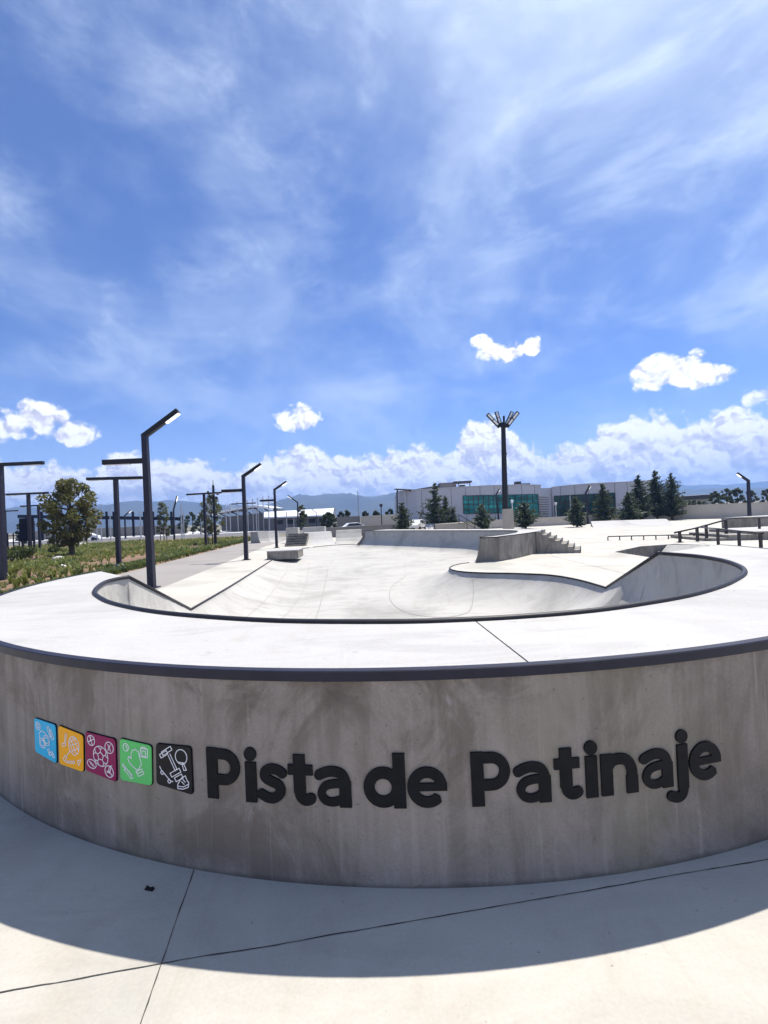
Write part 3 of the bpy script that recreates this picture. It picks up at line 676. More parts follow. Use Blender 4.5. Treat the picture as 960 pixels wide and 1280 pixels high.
art_water = [circ(.17, .85, .12), circ(.17, .85, .06), circ(.38, .36, .16, 18, .15), circ(.38, .36, .10, 16, .09), circ(.60, .50, .16, 18, .15), circ(.60, .50, .10, 16, .09), ('l', [(.24, .44), (.22, .62), (.34, .74), (.54, .72), (.70, .62)]), rotbox(.75, .80, .09, .30, 30), rotbox(.86, .74, .09, .28, 30), rotbox(.80, .16, .20, .06, 35), rotbox(.70, .22, .08, .10, 35), rotbox(.92, .13, .08, .10, 35)]
art_rackets = [circ(.66, .64, .23, 22, .27), ln((.50, .46), (.30, .24)), rotbox(.24, .17, .09, .17, -40), ln((.50, .60), (.82, .76)), ln((.46, .70), (.74, .88)), ln((.56, .46), (.86, .62)), ln((.52, .82), (.78, .42)), ln((.62, .90), (.88, .54)), ln((.46, .70), (.64, .42)), ln((.34, .92), (.28, .55), (.14, .50), (.10, .56), (.24, .62), (.28, .92)), cl((.30, .06), (.68, .12), (.66, .18), (.30, .10)), cl((.86, .10), (.96, .30), (.80, .22))]
art_balls = [circ(.52, .50, .27, 24), poly6(.52, .50, .11, 90, 5)] + rays_(.52, .50, .11, .19, 5, 90) + [ln(*[(.52 + r * math.cos(R_(90 + 72 * k + d)), .50 + r * math.sin(R_(90 + 72 * k + d))) for r, d in ((.27, -20), (.19, 0), (.27, 20))]) for k in range(5)] + \
    [circ(.17, .86, .14), ln((.06, .80), (.29, .92)), ln((.12, .98), (.22, .74)), ('l', arc(.02, .92, .14, -60, 20, 6)), circ(.84, .80, .15), ('l', arc(.68, .80, .14, -40, 40, 6)), ('l', arc(1.0, .80, .14, 140, 220, 6)),
     circ(.18, .20, .17, 18, .12), ln((.08, .26), (.28, .14)), ln((.14, .18), (.18, .24)), ln((.20, .15), (.24, .21)), circ(.82, .16, .15), ('l', arc(.74, .26, .14, -90, 10, 6)), ('l', arc(.95, .20, .14, 100, 220, 6)), ('l', arc(.78, .02, .14, 10, 110, 6))]
art_boxing = [cl((.36, .72), (.40, .82), (.52, .86), (.62, .82), (.66, .66), (.72, .48), (.58, .30), (.42, .38), (.30, .46), (.24, .56), (.28, .64), (.36, .58)), cl((.52, .26), (.72, .36), (.80, .24), (.62, .14)), ln((.58, .22), (.74, .29)), circ(.17, .86, .10), ('l', arc(.10, .80, .12, -10, 70, 6)),
              cl((.66, .70), (.92, .70), (.94, .94), (.70, .94)), rotbox(.80, .80, .12, .14, 0), ('l', arc(.80, .88, .10, 20, 160, 6)), cl((.06, .40), (.12, .34), (.30, .20), (.40, .06), (.34, .04), (.22, .16), (.10, .24), (.16, .26), (.05, .34)), ln((.22, .24), (.40, .14))]
art_gym = [ln((.34, .80), (.56, .42)), ln((.40, .84), (.62, .46)), rotbox(.20, .80, .10, .26, -58), rotbox(.30, .90, .10, .34, -58), rotbox(.56, .38, .10, .34, -58), rotbox(.66, .27, .10, .26, -58), circ(.75, .80, .18), ln((.64, .66), (.86, .66)), cl((.77, .64), (.84, .62), (.90, .50), (.82, .48)),
           ln((.06, .46), (.12, .36), (.40, .14), (.48, .14)), circ(.14, .30, .045, 10), circ(.36, .12, .045, 10), cl((.62, .10), (.74, .28), (.86, .36), (.92, .24), (.96, .22), (.94, .10), (.78, .02), (.62, .00)), ln((.64, .06), (.80, .08), (.94, .17)), ln((.74, .20), (.82, .14)), ln((.78, .26), (.86, .20))]
quads = [[(-3.462, .812), (-3.165, .805), (-3.170, .515), (-3.462, .552)], [(-3.127, .808), (-2.838, .778), (-2.848, .512), (-3.132, .522)], [(-2.810, .808), (-2.505, .793), (-2.510, .498), (-2.818, .530)],
         [(-2.460, .806), (-2.178, .788), (-2.186, .520), (-2.470, .520)], [(-2.138, .806), (-1.856, .810), (-1.856, .500), (-2.146, .538)]]
defs = [('plaque_cyan', art_water, 'cyan plaque with white goggles and water sport drawings'), ('plaque_orange', art_rackets, 'orange plaque with white racket and hockey stick drawings'), ('plaque_magenta', art_balls, 'magenta plaque with white drawings of sport balls'),
        ('plaque_green', art_boxing, 'light green plaque with a white boxing glove drawing'), ('plaque_black', art_gym, 'black plaque with white dumbbell, skateboard and shoe drawings')]
for q, (mt, art, lab) in zip(quads, defs):
    c = (sum(p[0] for p in q) / 4, sum(p[1] for p in q) / 4); wl = wall_map(c[0], c[1], 0)
    t = thing('sport_plaque', lab + ' on the curved wall', 'plaque', wl, 'five coloured sport plaques on the wall')
    ccw = rounded(list(reversed(q)))
    big = [tuple(Vector(c) + (Vector(p) - Vector(c)) * 1.025) for p in ccw]
    mb = MB(); V, T = union_poly = fill(big); plate(V, T, 0.0, 0.008, mb); mb.build('backing', 'letter_black', t)
    mb = MB(); V, T = fill(ccw); plate(V, T, 0.008, 0.012, mb); fc = mb.build('face', mt, t)
    def bil(u, v):
        a, b, d, e = (Vector(p) for p in q)       # TL TR BR BL
        u, v = 0.05 + 0.9 * u, 0.05 + 0.9 * v
        return tuple((a * (1 - u) + b * u) * v + (e * (1 - u) + d * u) * (1 - v))
    fs = []
    for kind, pts in art: fs += stroke([bil(*p) for p in pts], 0.0054, kind == 'c')
    V, T = union(fs); mb = MB(); plate(V, T, 0.012, 0.014, mb); o = mb.build('line_drawing', 'white_line'); o.parent = fc

# ------------------------------------------------------------------ far curved block, stairs, ledges, ramps
blk = thing('curved_skate_block', 'raised curved concrete block with quarter pipe facing the bowl, beside the stairs', 'skate block', (5.5, 23, 0))
outer_c = crom([(5.12, 21.35), (6.2, 22.4), (7.2, 23.6), (8.1, 24.9), (8.75, 26.3), (8.7, 27.8), (7.7, 29.6), (5.2, 33.0), (2.6, 36.6), (0.2, 40.2)], 5)
poly = [tip] + outer_c + list(reversed(ccurve[1:]))
V, T = fill(poly); mb = MB(); mb.add([(x, y, ZC + 0.004) for x, y in V], T); mb.build('top_deck', 'deck', blk)
mb = MB(); wl = [(4.12, 21.28), ] + outer_c
vs = [tip + (0.0,)] + [p + (0.0,) for p in outer_c] + [tip + (ZC,)] + [p + (ZC,) for p in outer_c]; n = len(outer_c) + 1
mb.add(vs, [(i, i + 1, n + i + 1, n + i) for i in range(n - 1)])
vs = [tip + (ZC,), (4.19, 21.24, 0.75), (4.12, 21.20, 0.4), (4.02, 21.15, 0.1), (3.98, 21.13, 0.0), tip + (0.0,)]
mb.add(vs, [(0, 1, 2, 3, 4, 5)])
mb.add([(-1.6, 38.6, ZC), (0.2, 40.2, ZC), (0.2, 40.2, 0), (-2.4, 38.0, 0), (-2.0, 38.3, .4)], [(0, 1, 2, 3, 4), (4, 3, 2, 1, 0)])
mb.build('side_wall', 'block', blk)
mb = MB(); mb.tube([(p[0], p[1], ZC + 0.01) for p in ccurve], 0.03, 6); mb.build('coping', 'coping_steel', blk, True)
mb = MB(); mb.beam(tip + (ZC - 0.02,), (5.12, 21.35, ZC - 0.02), 0.03, 0.05); mb.tube([(p[0] + .01, p[1] - .01, ZC) for p in outer_c[:22]], 0.022, 6); mb.build('edge_strip', 'coping_steel', blk)

def steps(name, label, a, dirv, side, n, tread, rise, width, mat, cat='stairs', nos=True):
    """n steps going DOWN from a along dirv; side = direction of the width."""
    t = thing(name, label, cat, (a[0], a[1], 0))
    d, s = Vector(dirv).normalized(), Vector(side).normalized(); mb = MB(); nb = MB()
    for k in range(n):
        z = rise * (n - k); p = Vector(a) + d * (tread * k); q = p + d * tread; r = q + s * width; u = p + s * width
        ps = [p, q, r, u]
        if (q - p).cross(r - q) < 0: ps.reverse()
        mb.prism([tuple(x) for x in ps], 0.0, z)
        e = q - d * 0.025
        nb.beam(tuple(e - s * 0.02) + (z + .002,), tuple(e + s * (width + .02)) + (z + .002,), 0.05, 0.05)
    mb.build('steps', mat, t)
    if nos: nb.build('nosing', 'black_steel', t)
    return t
steps('staircase', 'grey concrete stairs descending right from the curved block', (7.75, 24.3), (1, -0.42), (0.42, 1), 7, 0.30, ZC / 7 * .99, 2.4, 'block')

led = thing('grind_ledge', 'low concrete grind ledge at the left edge of the bowl', 'ledge', (-7, 27.5, 0))
g0, g1 = at(334, 700), at(364, 700); gt_ = 0.46
poly = [(g0.x, g0.y), (g1.x + .25, g0.y + .1), (g1.x + .22, 29.6), (g0.x - .1, 29.2)]
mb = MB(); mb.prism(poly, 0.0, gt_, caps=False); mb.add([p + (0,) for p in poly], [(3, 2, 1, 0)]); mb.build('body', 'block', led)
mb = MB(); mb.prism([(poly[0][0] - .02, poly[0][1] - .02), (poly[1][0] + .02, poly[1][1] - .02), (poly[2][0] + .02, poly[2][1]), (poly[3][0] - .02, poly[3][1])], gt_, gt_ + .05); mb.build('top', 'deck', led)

def wedge(name, label, cat, px0, px1, pyb, h, run, mat, Yoff=0.0, group=None):
    """a sloped bank facing the camera between two photo columns, its foot on row pyb"""
    a, b = at(px0, pyb[0]), at(px1, pyb[1]); mb = MB()
    A, B = Vector((a.x, a.y)), Vector((b.x, b.y)); n = Vector((-(B - A).y, (B - A).x)).normalized()
    C, D = B + n * run, A + n * run; E_, F_ = B + n * (run + 1.5), A + n * (run + 1.5)
    prof = [(0, 0.0), (0.35, 0.16), (0.62, 0.40), (0.85, 0.74), (1.0, 1.0)]
    vs = []
    for k, z in prof: vs += [tuple(A + n * run * k) + (z * h + .006,), tuple(B + n * run * k) + (z * h + .006,)]
    vs += [tuple(F_) + (h,), tuple(E_) + (h,), tuple(F_) + (0,), tuple(E_) + (0,)]
    m = len(prof) + 2; fs = [(2 * i, 2 * i + 1, 2 * i + 3, 2 * i + 2) for i in range(m - 1)]
    fs += [tuple(2 * i for i in reversed(range(m))), tuple(2 * i + 1 for i in range(m))]
    mb.add(vs, fs); o = mb.build(name, mat); tag(o, label, cat, group); return o
wedge('quarter_pipe', 'white sloping concrete bank behind the far edge of the bowl', 'skate ramp', 384, 419, (682, 680), 1.05, 2.2, 'deck')
wedge('quarter_pipe', 'curved grey quarter pipe beside the white sloping bank', 'skate ramp', 419.3, 452, (680, 678.5), 1.12, 1.5, 'bowl')
wedge('quarter_pipe', 'small white bank standing at the end of the garden walkway', 'skate ramp', 339, 353, (678, 677), 1.15, 1.0, 'deck')
wedge('quarter_pipe', 'pale narrow bank leaning against the garden end, left of the slatted stairs', 'skate ramp', 326, 338.6, (679, 678), 1.2, 0.6, 'bowl')
wedge('quarter_pipe', 'broad low white bank below the conifers by the right wall', 'skate ramp', 742, 846, (660, 657), 0.55, 5.0, 'deck')
steps('staircase', 'short grey stairs facing the bowl beside the white sloping bank', (-8.6, 42.6), (0, -1), (1, 0), 5, 0.42, 0.2, 1.75, 'block')
mb = MB(); c = atY(390, 655, 52); mb.box((atY(393, 660, 52).x, 52, .7), (2.4, 1.2, 1.4)); tag(mb.build('ledge', 'deck'), 'white concrete ledge at the left end of the long grey wall', 'ledge')
mb = MB(); mb.box((atY(366, 664, 47).x, 47, .75), (1.2, 1.0, 1.5)); tag(mb.build('ledge', 'bowl'), 'pale box ledge above the short slatted stairs', 'ledge')

# right-hand street section: platforms, rails
pf = thing('stepped_platform', 'grey concrete platform with small steps under the sloping handrail', 'platform', (22, 28, 0))
mb = MB()
mb.prism([(18.5, 27.3), (19.6, 27.0), (19.9, 31), (18.8, 31.2)], 0.0, 0.16); mb.prism([(19.6, 27.0), (20.9, 26.6), (21.2, 31), (19.9, 31)], 0.0, 0.32)
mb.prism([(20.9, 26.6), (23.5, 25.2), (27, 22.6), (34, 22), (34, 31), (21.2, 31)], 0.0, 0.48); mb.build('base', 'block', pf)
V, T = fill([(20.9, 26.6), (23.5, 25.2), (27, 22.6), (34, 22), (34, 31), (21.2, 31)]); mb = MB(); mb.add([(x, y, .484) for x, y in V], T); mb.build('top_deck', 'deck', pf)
up = thing('upper_platform', 'taller grey concrete platform wall behind the handrails at the right edge', 'platform', (30, 35, 0))
q = [(25.2, 35.4), (29.5, 34.2), (45, 33.0), (45, 36.5), (30, 37)]
mb = MB(); mb.prism(q, 0.0, 1.02, caps=False); mb.build('wall', 'block', up)
V, T = fill(q); mb = MB(); mb.add([(x, y, 1.024) for x, y in V], T); mb.build('top_deck', 'deck', up)

def rail(name, label, pts, posts, r=0.035, pr=0.035, mat='rail_steel', cat='handrail', group=None):
    t = thing(name, label, cat, tuple(posts[0][:2]) + (0,), group)
    mb = MB(); mb.tube(pts, r, 8); mb.build('top_rail', mat, t, True)
    for x, y, z0, z1 in posts:
        m = MB(); m.beam((x, y, z0), (x, y, z1 - r * .6), pr * 2, pr * 2); m.box((x, y, z0 + .008), (pr * 5, pr * 5, .014)); m.build('post', mat, t)
    return t
P = [at(842, 679), at(850, 678), at(871, 677), at(885, 676)]
ra = [atY(843, 666, 27.2), atY(872, 659.5, 27.5), atY(914, 648, 28.6)]
def onrail(px, pyb, Y, ytop): q = atY(px, pyb, Y); return (q.x, q.y, q.z, atY(px, ytop, Y).z)
rail('handrail', 'thick dark handrail sloping down the small platform steps', [tuple(p) for p in ra] + [tuple(atY(916, 648, 28.7))], [onrail(850, 677.5, 27.25, 664.5), onrail(872, 677, 27.5, 659.6), onrail(883.5, 675.5, 27.8, 656.5), onrail(908, 669.5, 28.4, 649.6)], .05, .062)
rail('handrail', 'level dark handrail on thin posts in front of the platform', [tuple(atY(872, 659, 27.0)), tuple(atY(898, 661, 24.2)), tuple(atY(925, 664, 22.3)), tuple(atY(954, 666.5, 20.4))], [onrail(898, 682, 24.2, 661), onrail(924.5, 685.5, 22.3, 664), onrail(951.5, 690, 20.5, 666.5)], .034, .05)
rail('handrail', 'dark horizontal handrail on the platform behind the sloping rail', [tuple(atY(914, 648.2, 28.8)), tuple(atY(990, 646.5, 29.4))], [onrail(949.5, 663.5, 29.0, 647.4), onrail(985, 662, 29.3, 646.6)], .03, .05)
rail('handrail', 'low dark rail in front of the upper platform wall', [tuple(atY(938, 660, 31.5)), tuple(atY(990, 655, 31.5))], [onrail(947, 663.4, 31.5, 659.2), onrail(958.5, 662.8, 31.5, 658)], .03, .04)
fr0, fr1 = at(760, 675.6), at(884, 673.0); fl = []
for k in range(9): fl.append((fr0.x + (fr1.x - fr0.x) * k / 8, fr0.y + (fr1.y - fr0.y) * k / 8, 0.0, 0.26))
rail('flat_grind_rail', 'long low grey grind rail on nine short posts', [(p[0], p[1], .26) for p in (fl[0], fl[-1])], fl, .035, .026, cat='grind rail')

# ------------------------------------------------------------------ lamps
LG = 'bent arm street lamps around the skatepark'
def lamp(base, top, tipp, side=None, label='', w=0.22, sw=0.16):
    base, top, tipp = Vector(base), Vector(top), Vector(tipp)
    t = thing('street_lamp', label, 'street lamp', tuple(base), LG)
    mb = MB(); mb.beam(base, top, w, w, w2=w * .82); mb.box(base + Vector((0, 0, .02)), (w * 2, w * 2, .04)); mb.build('pole', 'navy_steel', t)
    d = (tipp - top).normalized()
    mb = MB(); mb.beam(top - d * w * .35, tipp, w * .78, w * .78); mb.build('arm', 'black_steel', t)
    dn = Vector((d.z, 0, -d.x)) if d.x > 0 else Vector((-d.z, 0, d.x))
    L = (tipp - top).length
    m = MB(); o = dn * (w * .39 + .022); m.beam(top + d * L * .60 + o, tipp - d * .03 + o, w * .66, .04, up=tuple(dn)); m.build('light_panel', 'led', t)
    if side is not None:
        side = Vector(side); a = Vector((top.x + (base.x - top.x) * (top.z - side.z) / max(top.z - base.z, .1), top.y, side.z)); sg = 1 if side.x < a.x else -1
        mb = MB(); mb.beam(a + Vector((-sg * w * .45, 0, 0)), side, sw, sw * 1.05); mb.build('side_arm', 'black_steel', t)
        m = MB(); m.box((side.x + sg * .55, side.y, side.z - sw * .55 - .012), (.9, sw * .6, .022)); m.build('side_light_panel', 'white_paint', t)
    return t
lamp((-8.62, 17.35, 0), (-8.66, 17.35, 5.6), (-7.40, 17.35, 6.46), (-10.23, 17.35, 4.68), 'nearest and tallest dark street lamp, rising behind the left end of the bowl', .23, .17)
lamp((-8.32, 28.2, 0), (-8.30, 28.2, 5.0), (-7.22, 28.2, 5.68), (-9.63, 28.2, 4.17), 'dark street lamp on the walkway just left of the low grind ledge', .22, .16)
lamp((-9.03, 39.3, 0), (-9.02, 39.3, 4.85), (-8.0, 39.3, 5.48), (-10.26, 39.3, 3.98), 'dark street lamp standing behind the low grind ledge', .2, .15)
lamp((-11.0, 60, 0), (-10.9, 60, 4.45), (-12.1, 60, 5.4), None, 'slim dark street lamp bent to the left near the white roofed building', .18)
lamp((-28.5, 64, 0), (-28.46, 64, 4.3), (-27.9, 64, 6.2), None, 'dark street lamp beside the thin young tree beyond the garden', .2)
p = atY(937, 646, 56); lamp((p.x, 56, 0), (p.x + .05, 56, 4.55), (p.x - 1.2, 56, 5.5), None, 'dark street lamp bent to the left in front of the long beige wall', .30)
p = atY(624.5, 661, 65); lamp((p.x, 65, 0), (p.x - .3, 65, 4.5), (p.x + .25, 65, 5.3), None, 'slim black street lamp just left of the floodlight plinth', .22)
p = atY(735, 655, 63); lamp((p.x, 63, 0), (p.x - .1, 63, 4.2), (p.x + .5, 63, 5.1), None, 'black street lamp before the dark green windows', .24)
p = atY(157, 672, 95); lamp((p.x, 95, 0), (p.x, 95, 4.6), (p.x + 1.3, 95, 5.6), None, 'far street lamp in front of the dark pergola', .26)
p = atY(396, 660, 88); lamp((p.x, 88, 0), (p.x, 88, 3.5), (p.x - .9, 88, 4.2), None, 'small far street lamp before the white roofed building', .14)

TG = 'T shaped double lamps in the garden'
def tee(px, pyb, Y, zt, hl, hr, label, w=0.20, tilt=0.0):
    b = atY(px, pyb, Y); t = thing('garden_lamp', label, 'garden lamp', (b.x, Y, 0), TG)
    mb = MB(); mb.beam((b.x, Y, 0), (b.x, Y, zt), w, w); mb.box((b.x, Y, .02), (w * 2, w * 2, .04)); mb.build('pole', 'navy_steel', t)
    mb = MB(); mb.beam((b.x - hl, Y, zt + .07 + tilt * hl), (b.x + hr, Y, zt + .07 - tilt * hr), .17, .15); mb.build('cross_arm', 'black_steel', t)
    for sg, h in ((-1, hl), (1, hr)):
        m = MB(); m.box((b.x + sg * (h - .5), Y, zt - .02 - sg * tilt * (h - .5)), (.8, .12, .024)); m.build('light_panel', 'white_paint', t)
tee(4.5, 727, 21.9, 5.35, 2.1, 2.05, 'nearest T shaped garden lamp at the left edge by the pavement', .24)
tee(38.3, 698, 37.5, 5.2, 1.75, 1.6, 'T shaped garden lamp left of the bushy tree with the billboard behind it', .2)
tee(50.3, 692, 50, 4.9, 1.9, 1.9, 'T shaped garden lamp half hidden behind the bushy tree', .2)
tee(149, 712, 25.5, 4.86, 1.55, 1.45, 'T shaped garden lamp just left of the tallest bent street lamp', .2, .02)
tee(257.6, 684, 45.7, 5.12, 1.7, 1.7, 'T shaped garden lamp beside the rough utility pole', .2, -.015)
tee(306.5, 672, 70, 4.95, 1.9, 1.8, 'far T shaped garden lamp in front of the stadium', .2)
tee(8, 690, 62, 5.0, 1.7, 1.7, 'faint far T shaped garden lamp at the left edge behind the nearest one', .2)

# utility pole
p = at(269.5, 682.5); up_ = thing('utility_pole', 'dark utility pole with small brackets near its top in the garden', 'utility pole', tuple(p))
mb = MB(); mb.tube([(p.x, p.y, 0), (p.x, p.y, 6.1)], [.15, .11], 10); mb.build('pole', 'black_steel', up_)
for z, l in ((5.3, .5), (4.9, .35), (2.9, .3)):
    mb = MB(); mb.beam((p.x - l, p.y - .1, z), (p.x + l, p.y - .1, z), .08, .1); mb.box((p.x - l, p.y - .1, z + .12), (.16, .16, .2)); mb.box((p.x + l * .9, p.y - .1, z - .1), (.2, .18, .2)); mb.build('bracket', 'black_steel', up_)
mb = MB(); mb.tube([(p.x, p.y, 6.1), (p.x, p.y, 6.6)], .03, 6); mb.build('spike', 'black_steel', up_)

# floodlight mast
Yt = 45.0; p = atY(633.5, 661, Yt)
fm = thing('floodlight_mast', 'tall black floodlight mast on a concrete plinth behind the curved block', 'floodlight', (p.x, Yt, 0))
pl = atY(634.2, 636, Yt)
mb = MB(); mb.box((pl.x + .02, Yt, pl.z / 2), (.86, .86, pl.z)); mb.build('plinth', 'plinth', fm)
pt = atY(628.8, 533, Yt)
mb = MB(); mb.tube([(p.x - .06, Yt, pl.z), (pt.x + .02, Yt, pt.z)], [.29, .215], 12); mb.tube([(p.x - .06, Yt, pl.z), (p.x - .06, Yt, pl.z + .06)], [.42, .42], 12); mb.tube([(pt.x, Yt, 7.6), (pt.x, Yt, 7.75)], .25, 10); mb.build('pole', 'black_steel', fm)
mb = MB(); mb.tube([(pt.x, Yt, pt.z - .1), (pt.x + .1, Yt, pt.z + .35)], [.3, .22], 10); mb.tube([(pt.x + .1, Yt, pt.z + .3), (pt.x + .12, Yt, pt.z + 1.0)], .1, 8); mb.build('head', 'black_steel', fm)
for (x0, y0, x1, y1, dy) in ((624.5, 534, 608.2, 518.5, -.3), (626.2, 532, 622, 513.5, .5), (632, 533, 642.3, 513.3, .55), (633, 534, 646, 516.5, -.5)):
    a, b = atY(x0, y0, Yt), atY(x1, y1, Yt); b.y += dy; a.y += dy * .2
    d = (b - a).normalized()
    mb = MB(); mb.beam(a, b, .36, .12, up=(0, -1, 0.3)); f_ = mb.build('lamp_head', 'black_steel', fm)
    n_ = Vector((0, -1, 0)); n_ = (n_ - d * n_.dot(d)).normalized()
    for k0, k1 in ((.18, .52), (.58, .95)):
        m = MB(); m.beam(a + (b - a) * k0 + n_ * .085, a + (b - a) * k1 + n_ * .085, .17, .05, up=tuple(n_)); o = m.build('light_panel', 'white_paint'); o.parent = f_

# small twin head post lamps
for px, pt_, pb, Y, lab in ((477.5, 633, 660, 62, 'slim post lamp before the cream wall left of the building'), (641.5, 628, 660, 66, 'white post lamp just right of the floodlight plinth'), (695.5, 631, 650, 72, 'white post lamp before the louvred screen')):
    a, b = atY(px, pb, Y), atY(px, pt_, Y); t = thing('post_lamp', lab, 'post lamp', (a.x, Y, 0), 'small post lamps near the building')
    mt = 'black_steel' if px < 500 else 'white_metal'
    mb = MB(); mb.tube([(a.x, Y, 0), (a.x, Y, b.z)], .06, 8); mb.build('pole', mt, t)
    mb = MB(); mb.tube([(a.x, Y, b.z - .1), (a.x, Y, b.z + .1), (a.x, Y, b.z + .3), (a.x, Y, b.z + .36)], [.1, .22, .2, .05], 10); mb.build('lamp_head', mt, t)
# ------------------------------------------------------------------ building on the right
bd = thing('office_building', 'long grey curved building with teal glass windows behind the conifers', 'building', (25, 82, 0))
def fac(px, Y): return atY(px, 640, Y).x
pts1 = [(497, 88.0, 614.5), (505, 84.5, 613.8), (520, 82.0, 612.6), (545, 80.5, 610.6), (580, 80.0, 608.6), (620, 80.3, 606.8), (655, 81.2, 605.9), (676, 82.2, 606.6)]
pts2 = [(690, 84.0, 609.2), (712, 82.6, 606.8), (740, 81.6, 604.6), (770, 81.0, 603.2), (800, 80.8, 601.6), (817.5, 81.0, 600.6)]
def facade(pts, name, mat, z0=0.0):
    mb = MB(); vs = []
    base = []
    for px, Y, pt in pts: q = atY(px, pt, Y); vs += [(q.x, Y, z0), (q.x, Y, q.z)]; base.append((q.x, Y, q.z))
    n = len(pts)
    mb.add(vs, [(2 * i, 2 * i + 2, 2 * i + 3, 2 * i + 1) for i in range(n - 1)])
    back = [(x, Y + 26, z) for x, Y, z in base]
    k = [(x, Y, z) for x, Y, z in base] + back
    mb.add(k, [(i, i + 1, n + i + 1, n + i) for i in range(n - 1)])
    for i, flip in ((0, True), (n - 1, False)):
        a, b = base[i], back[i]; f = (0, 1, 2, 3); mb.add([(a[0], a[1], 0), (b[0], b[1], 0), b, a], [f if not flip else f[::-1]])
    return mb, base
mb, base1 = facade(pts1, 'wall', 'cladding'); 
def on(base, x):
    for (x0, y0, z0), (x1, y1, z1) in zip(base, base[1:]):
        if x0 <= x <= x1:
            t = (x - x0) / (x1 - x0); return y0 + (y1 - y0) * t, z0 + (z1 - z0) * t
    return (base[0][1], base[0][2]) if x < base[0][0] else (base[-1][1], base[-1][2])
def seams(mb, base, step, rows=()):
    x = base[0][0] + step * .6
    while x < base[-1][0]:
        y, z = on(base, x); mb.box((x, y - .004, z / 2), (.07, .03, z), 0, 1); x += step
    for z in rows:
        for (x0, y0, z0), (x1, y1, z1) in zip(base, base[1:]): mb.beam((x0, y0 - .01, z), (x1, y1 - .01, z), .02, .05, 1)
    for (x0, y0, z0), (x1, y1, z1) in zip(base, base[1:]): mb.beam((x0, y0 - .02, z0 + .02), (x1, y1 - .02, z1 + .02), .16, .14, 0)
seams(mb, base1, 2.45); mb.build('wall', ['cladding', 'grey_wall'], bd)
mb, base2 = facade(pts2, 'wall', 'cladding'); seams(mb, base2, 2.1); mb.build('wall', ['cladding', 'grey_wall'], bd)
# recess joining the two wings
mb = MB(); a, b = base1[-1], base2[0]; mb.add([(a[0], a[1] + .3, 0), (b[0] + .3, b[1] + .6, 0), (b[0] + .3, b[1] + .6, b[2] - .1), (a[0], a[1] + .3, b[2] - .1)], [(0, 1, 2, 3)]); mb.build('recess_wall', 'cladding', bd)
def window(base, px0, px1, pt, pb, mat, cols, rows, inset=.05):
    x0, x1 = fac(px0, on(base, fac(px0, 81))[0]), fac(px1, on(base, fac(px1, 81))[0])
    N = 10; mb = MB(); fr = MB(); vs = []; top, bot = [], []
    for i in range(N + 1):
        x = x0 + (x1 - x0) * i / N; Y = on(base, x)[0] - inset; px = px0 + (px1 - px0) * i / N
        zt, zb = atY(px, pt[0] + (pt[1] - pt[0]) * i / N, Y).z, max(.1, atY(px, pb[0] + (pb[1] - pb[0]) * i / N, Y).z)
        vs += [(x, Y, zb), (x, Y, zt)]; top.append((x, Y, zt)); bot.append((x, Y, zb))
    mb.add(vs, [(2 * i, 2 * i + 2, 2 * i + 3, 2 * i + 1) for i in range(N)])
    w_ = mb.build('window', mat, bd)
    def col(t):
        i = min(int(t * N), N - 1); f = t * N - i; return (lerp(bot[i], bot[i + 1], f), lerp(top[i], top[i + 1], f))
    for k in range(cols + 1): a, b = col(k / cols); fr.beam((a[0], a[1] - .03, a[2]), (b[0], b[1] - .03, b[2]), .09, .08)
    for k in range(rows + 1):
        for i in range(N):
            A, B = lerp(bot[i], top[i], k / rows), lerp(bot[i + 1], top[i + 1], k / rows); fr.beam((A[0], A[1] - .03, A[2]), (B[0], B[1] - .03, B[2]), .07, .08)
    o = fr.build('frame', 'dark_roof'); o.parent = w_
window(base1, 579.5, 630, (619.6, 618.6), (642.2, 641.4), 'teal_glass', 8, 4)
window(base1, 630.2, 673.5, (618.6, 617.8), (641.4, 646), 'teal_glass', 6, 5)
window(base2, 693, 769.5, (620.0, 615.9), (648.5, 646.8), 'green_glass', 11, 3)
mb = MB()                                           # louvred screen
for k in range(9):
    a, b = atY(673.5, 621.5 + k * 3.0, 81.9), atY(685.5, 621.8 + k * 3.0, 82.5)
    mb.beam((a.x, 81.75, a.z), (b.x, 82.4, b.z), .12, .13)
mb.build('louvre_screen', 'grey_wall', bd)
mb = MB()
a, b = atY(512, 614.2, 83), atY(550, 608.6, 82); mb.add([(a.x, 83, a.z - .05), (b.x, 82, b.z - .3), (b.x, 82, b.z + .32), (a.x, 83, a.z + .2), (a.x, 92, a.z + .2), (b.x, 92, b.z + .32)], [(0, 1, 2, 3), (3, 2, 5, 4)]); mb.build('roof', 'dark_roof', bd)
mb = MB(); a, b = atY(550, 609.5, 83), atY(570, 602.8, 83); mb.box(((a.x + b.x) / 2, 84.5, (a.z + b.z) / 2), (b.x - a.x, 3, b.z - a.z)); mb.build('roof_box', 'grey_wall', bd)
mb = MB(); a, b = atY(567, 604, 83), atY(589.5, 601, 83); mb.box(((a.x + b.x) / 2, 84.3, (a.z + b.z) / 2), (b.x - a.x, 3.4, b.z - a.z)); q = atY(587.5, 609, 83)
mb.beam((q.x, 83, q.z), (q.x, 83, b.z), .14); mb.beam((q.x - 1.9, 83.4, q.z), (q.x - 1.9, 83.4, b.z), .12); mb.box((q.x - 1.2, 84, q.z + .25), (.9, .9, .5)); mb.build('roof_pergola', 'dark_roof', bd)
mb = MB(); a, b = atY(645.5, 606, 84), atY(663, 603.6, 84); mb.box(((a.x + b.x) / 2, 85, a.z + .05), (b.x - a.x, 1.6, .3)); mb.box((a.x + .5, 85, a.z + .35), (1.0, 1.2, .5)); mb.build('roof_unit', 'dark_roof', bd)
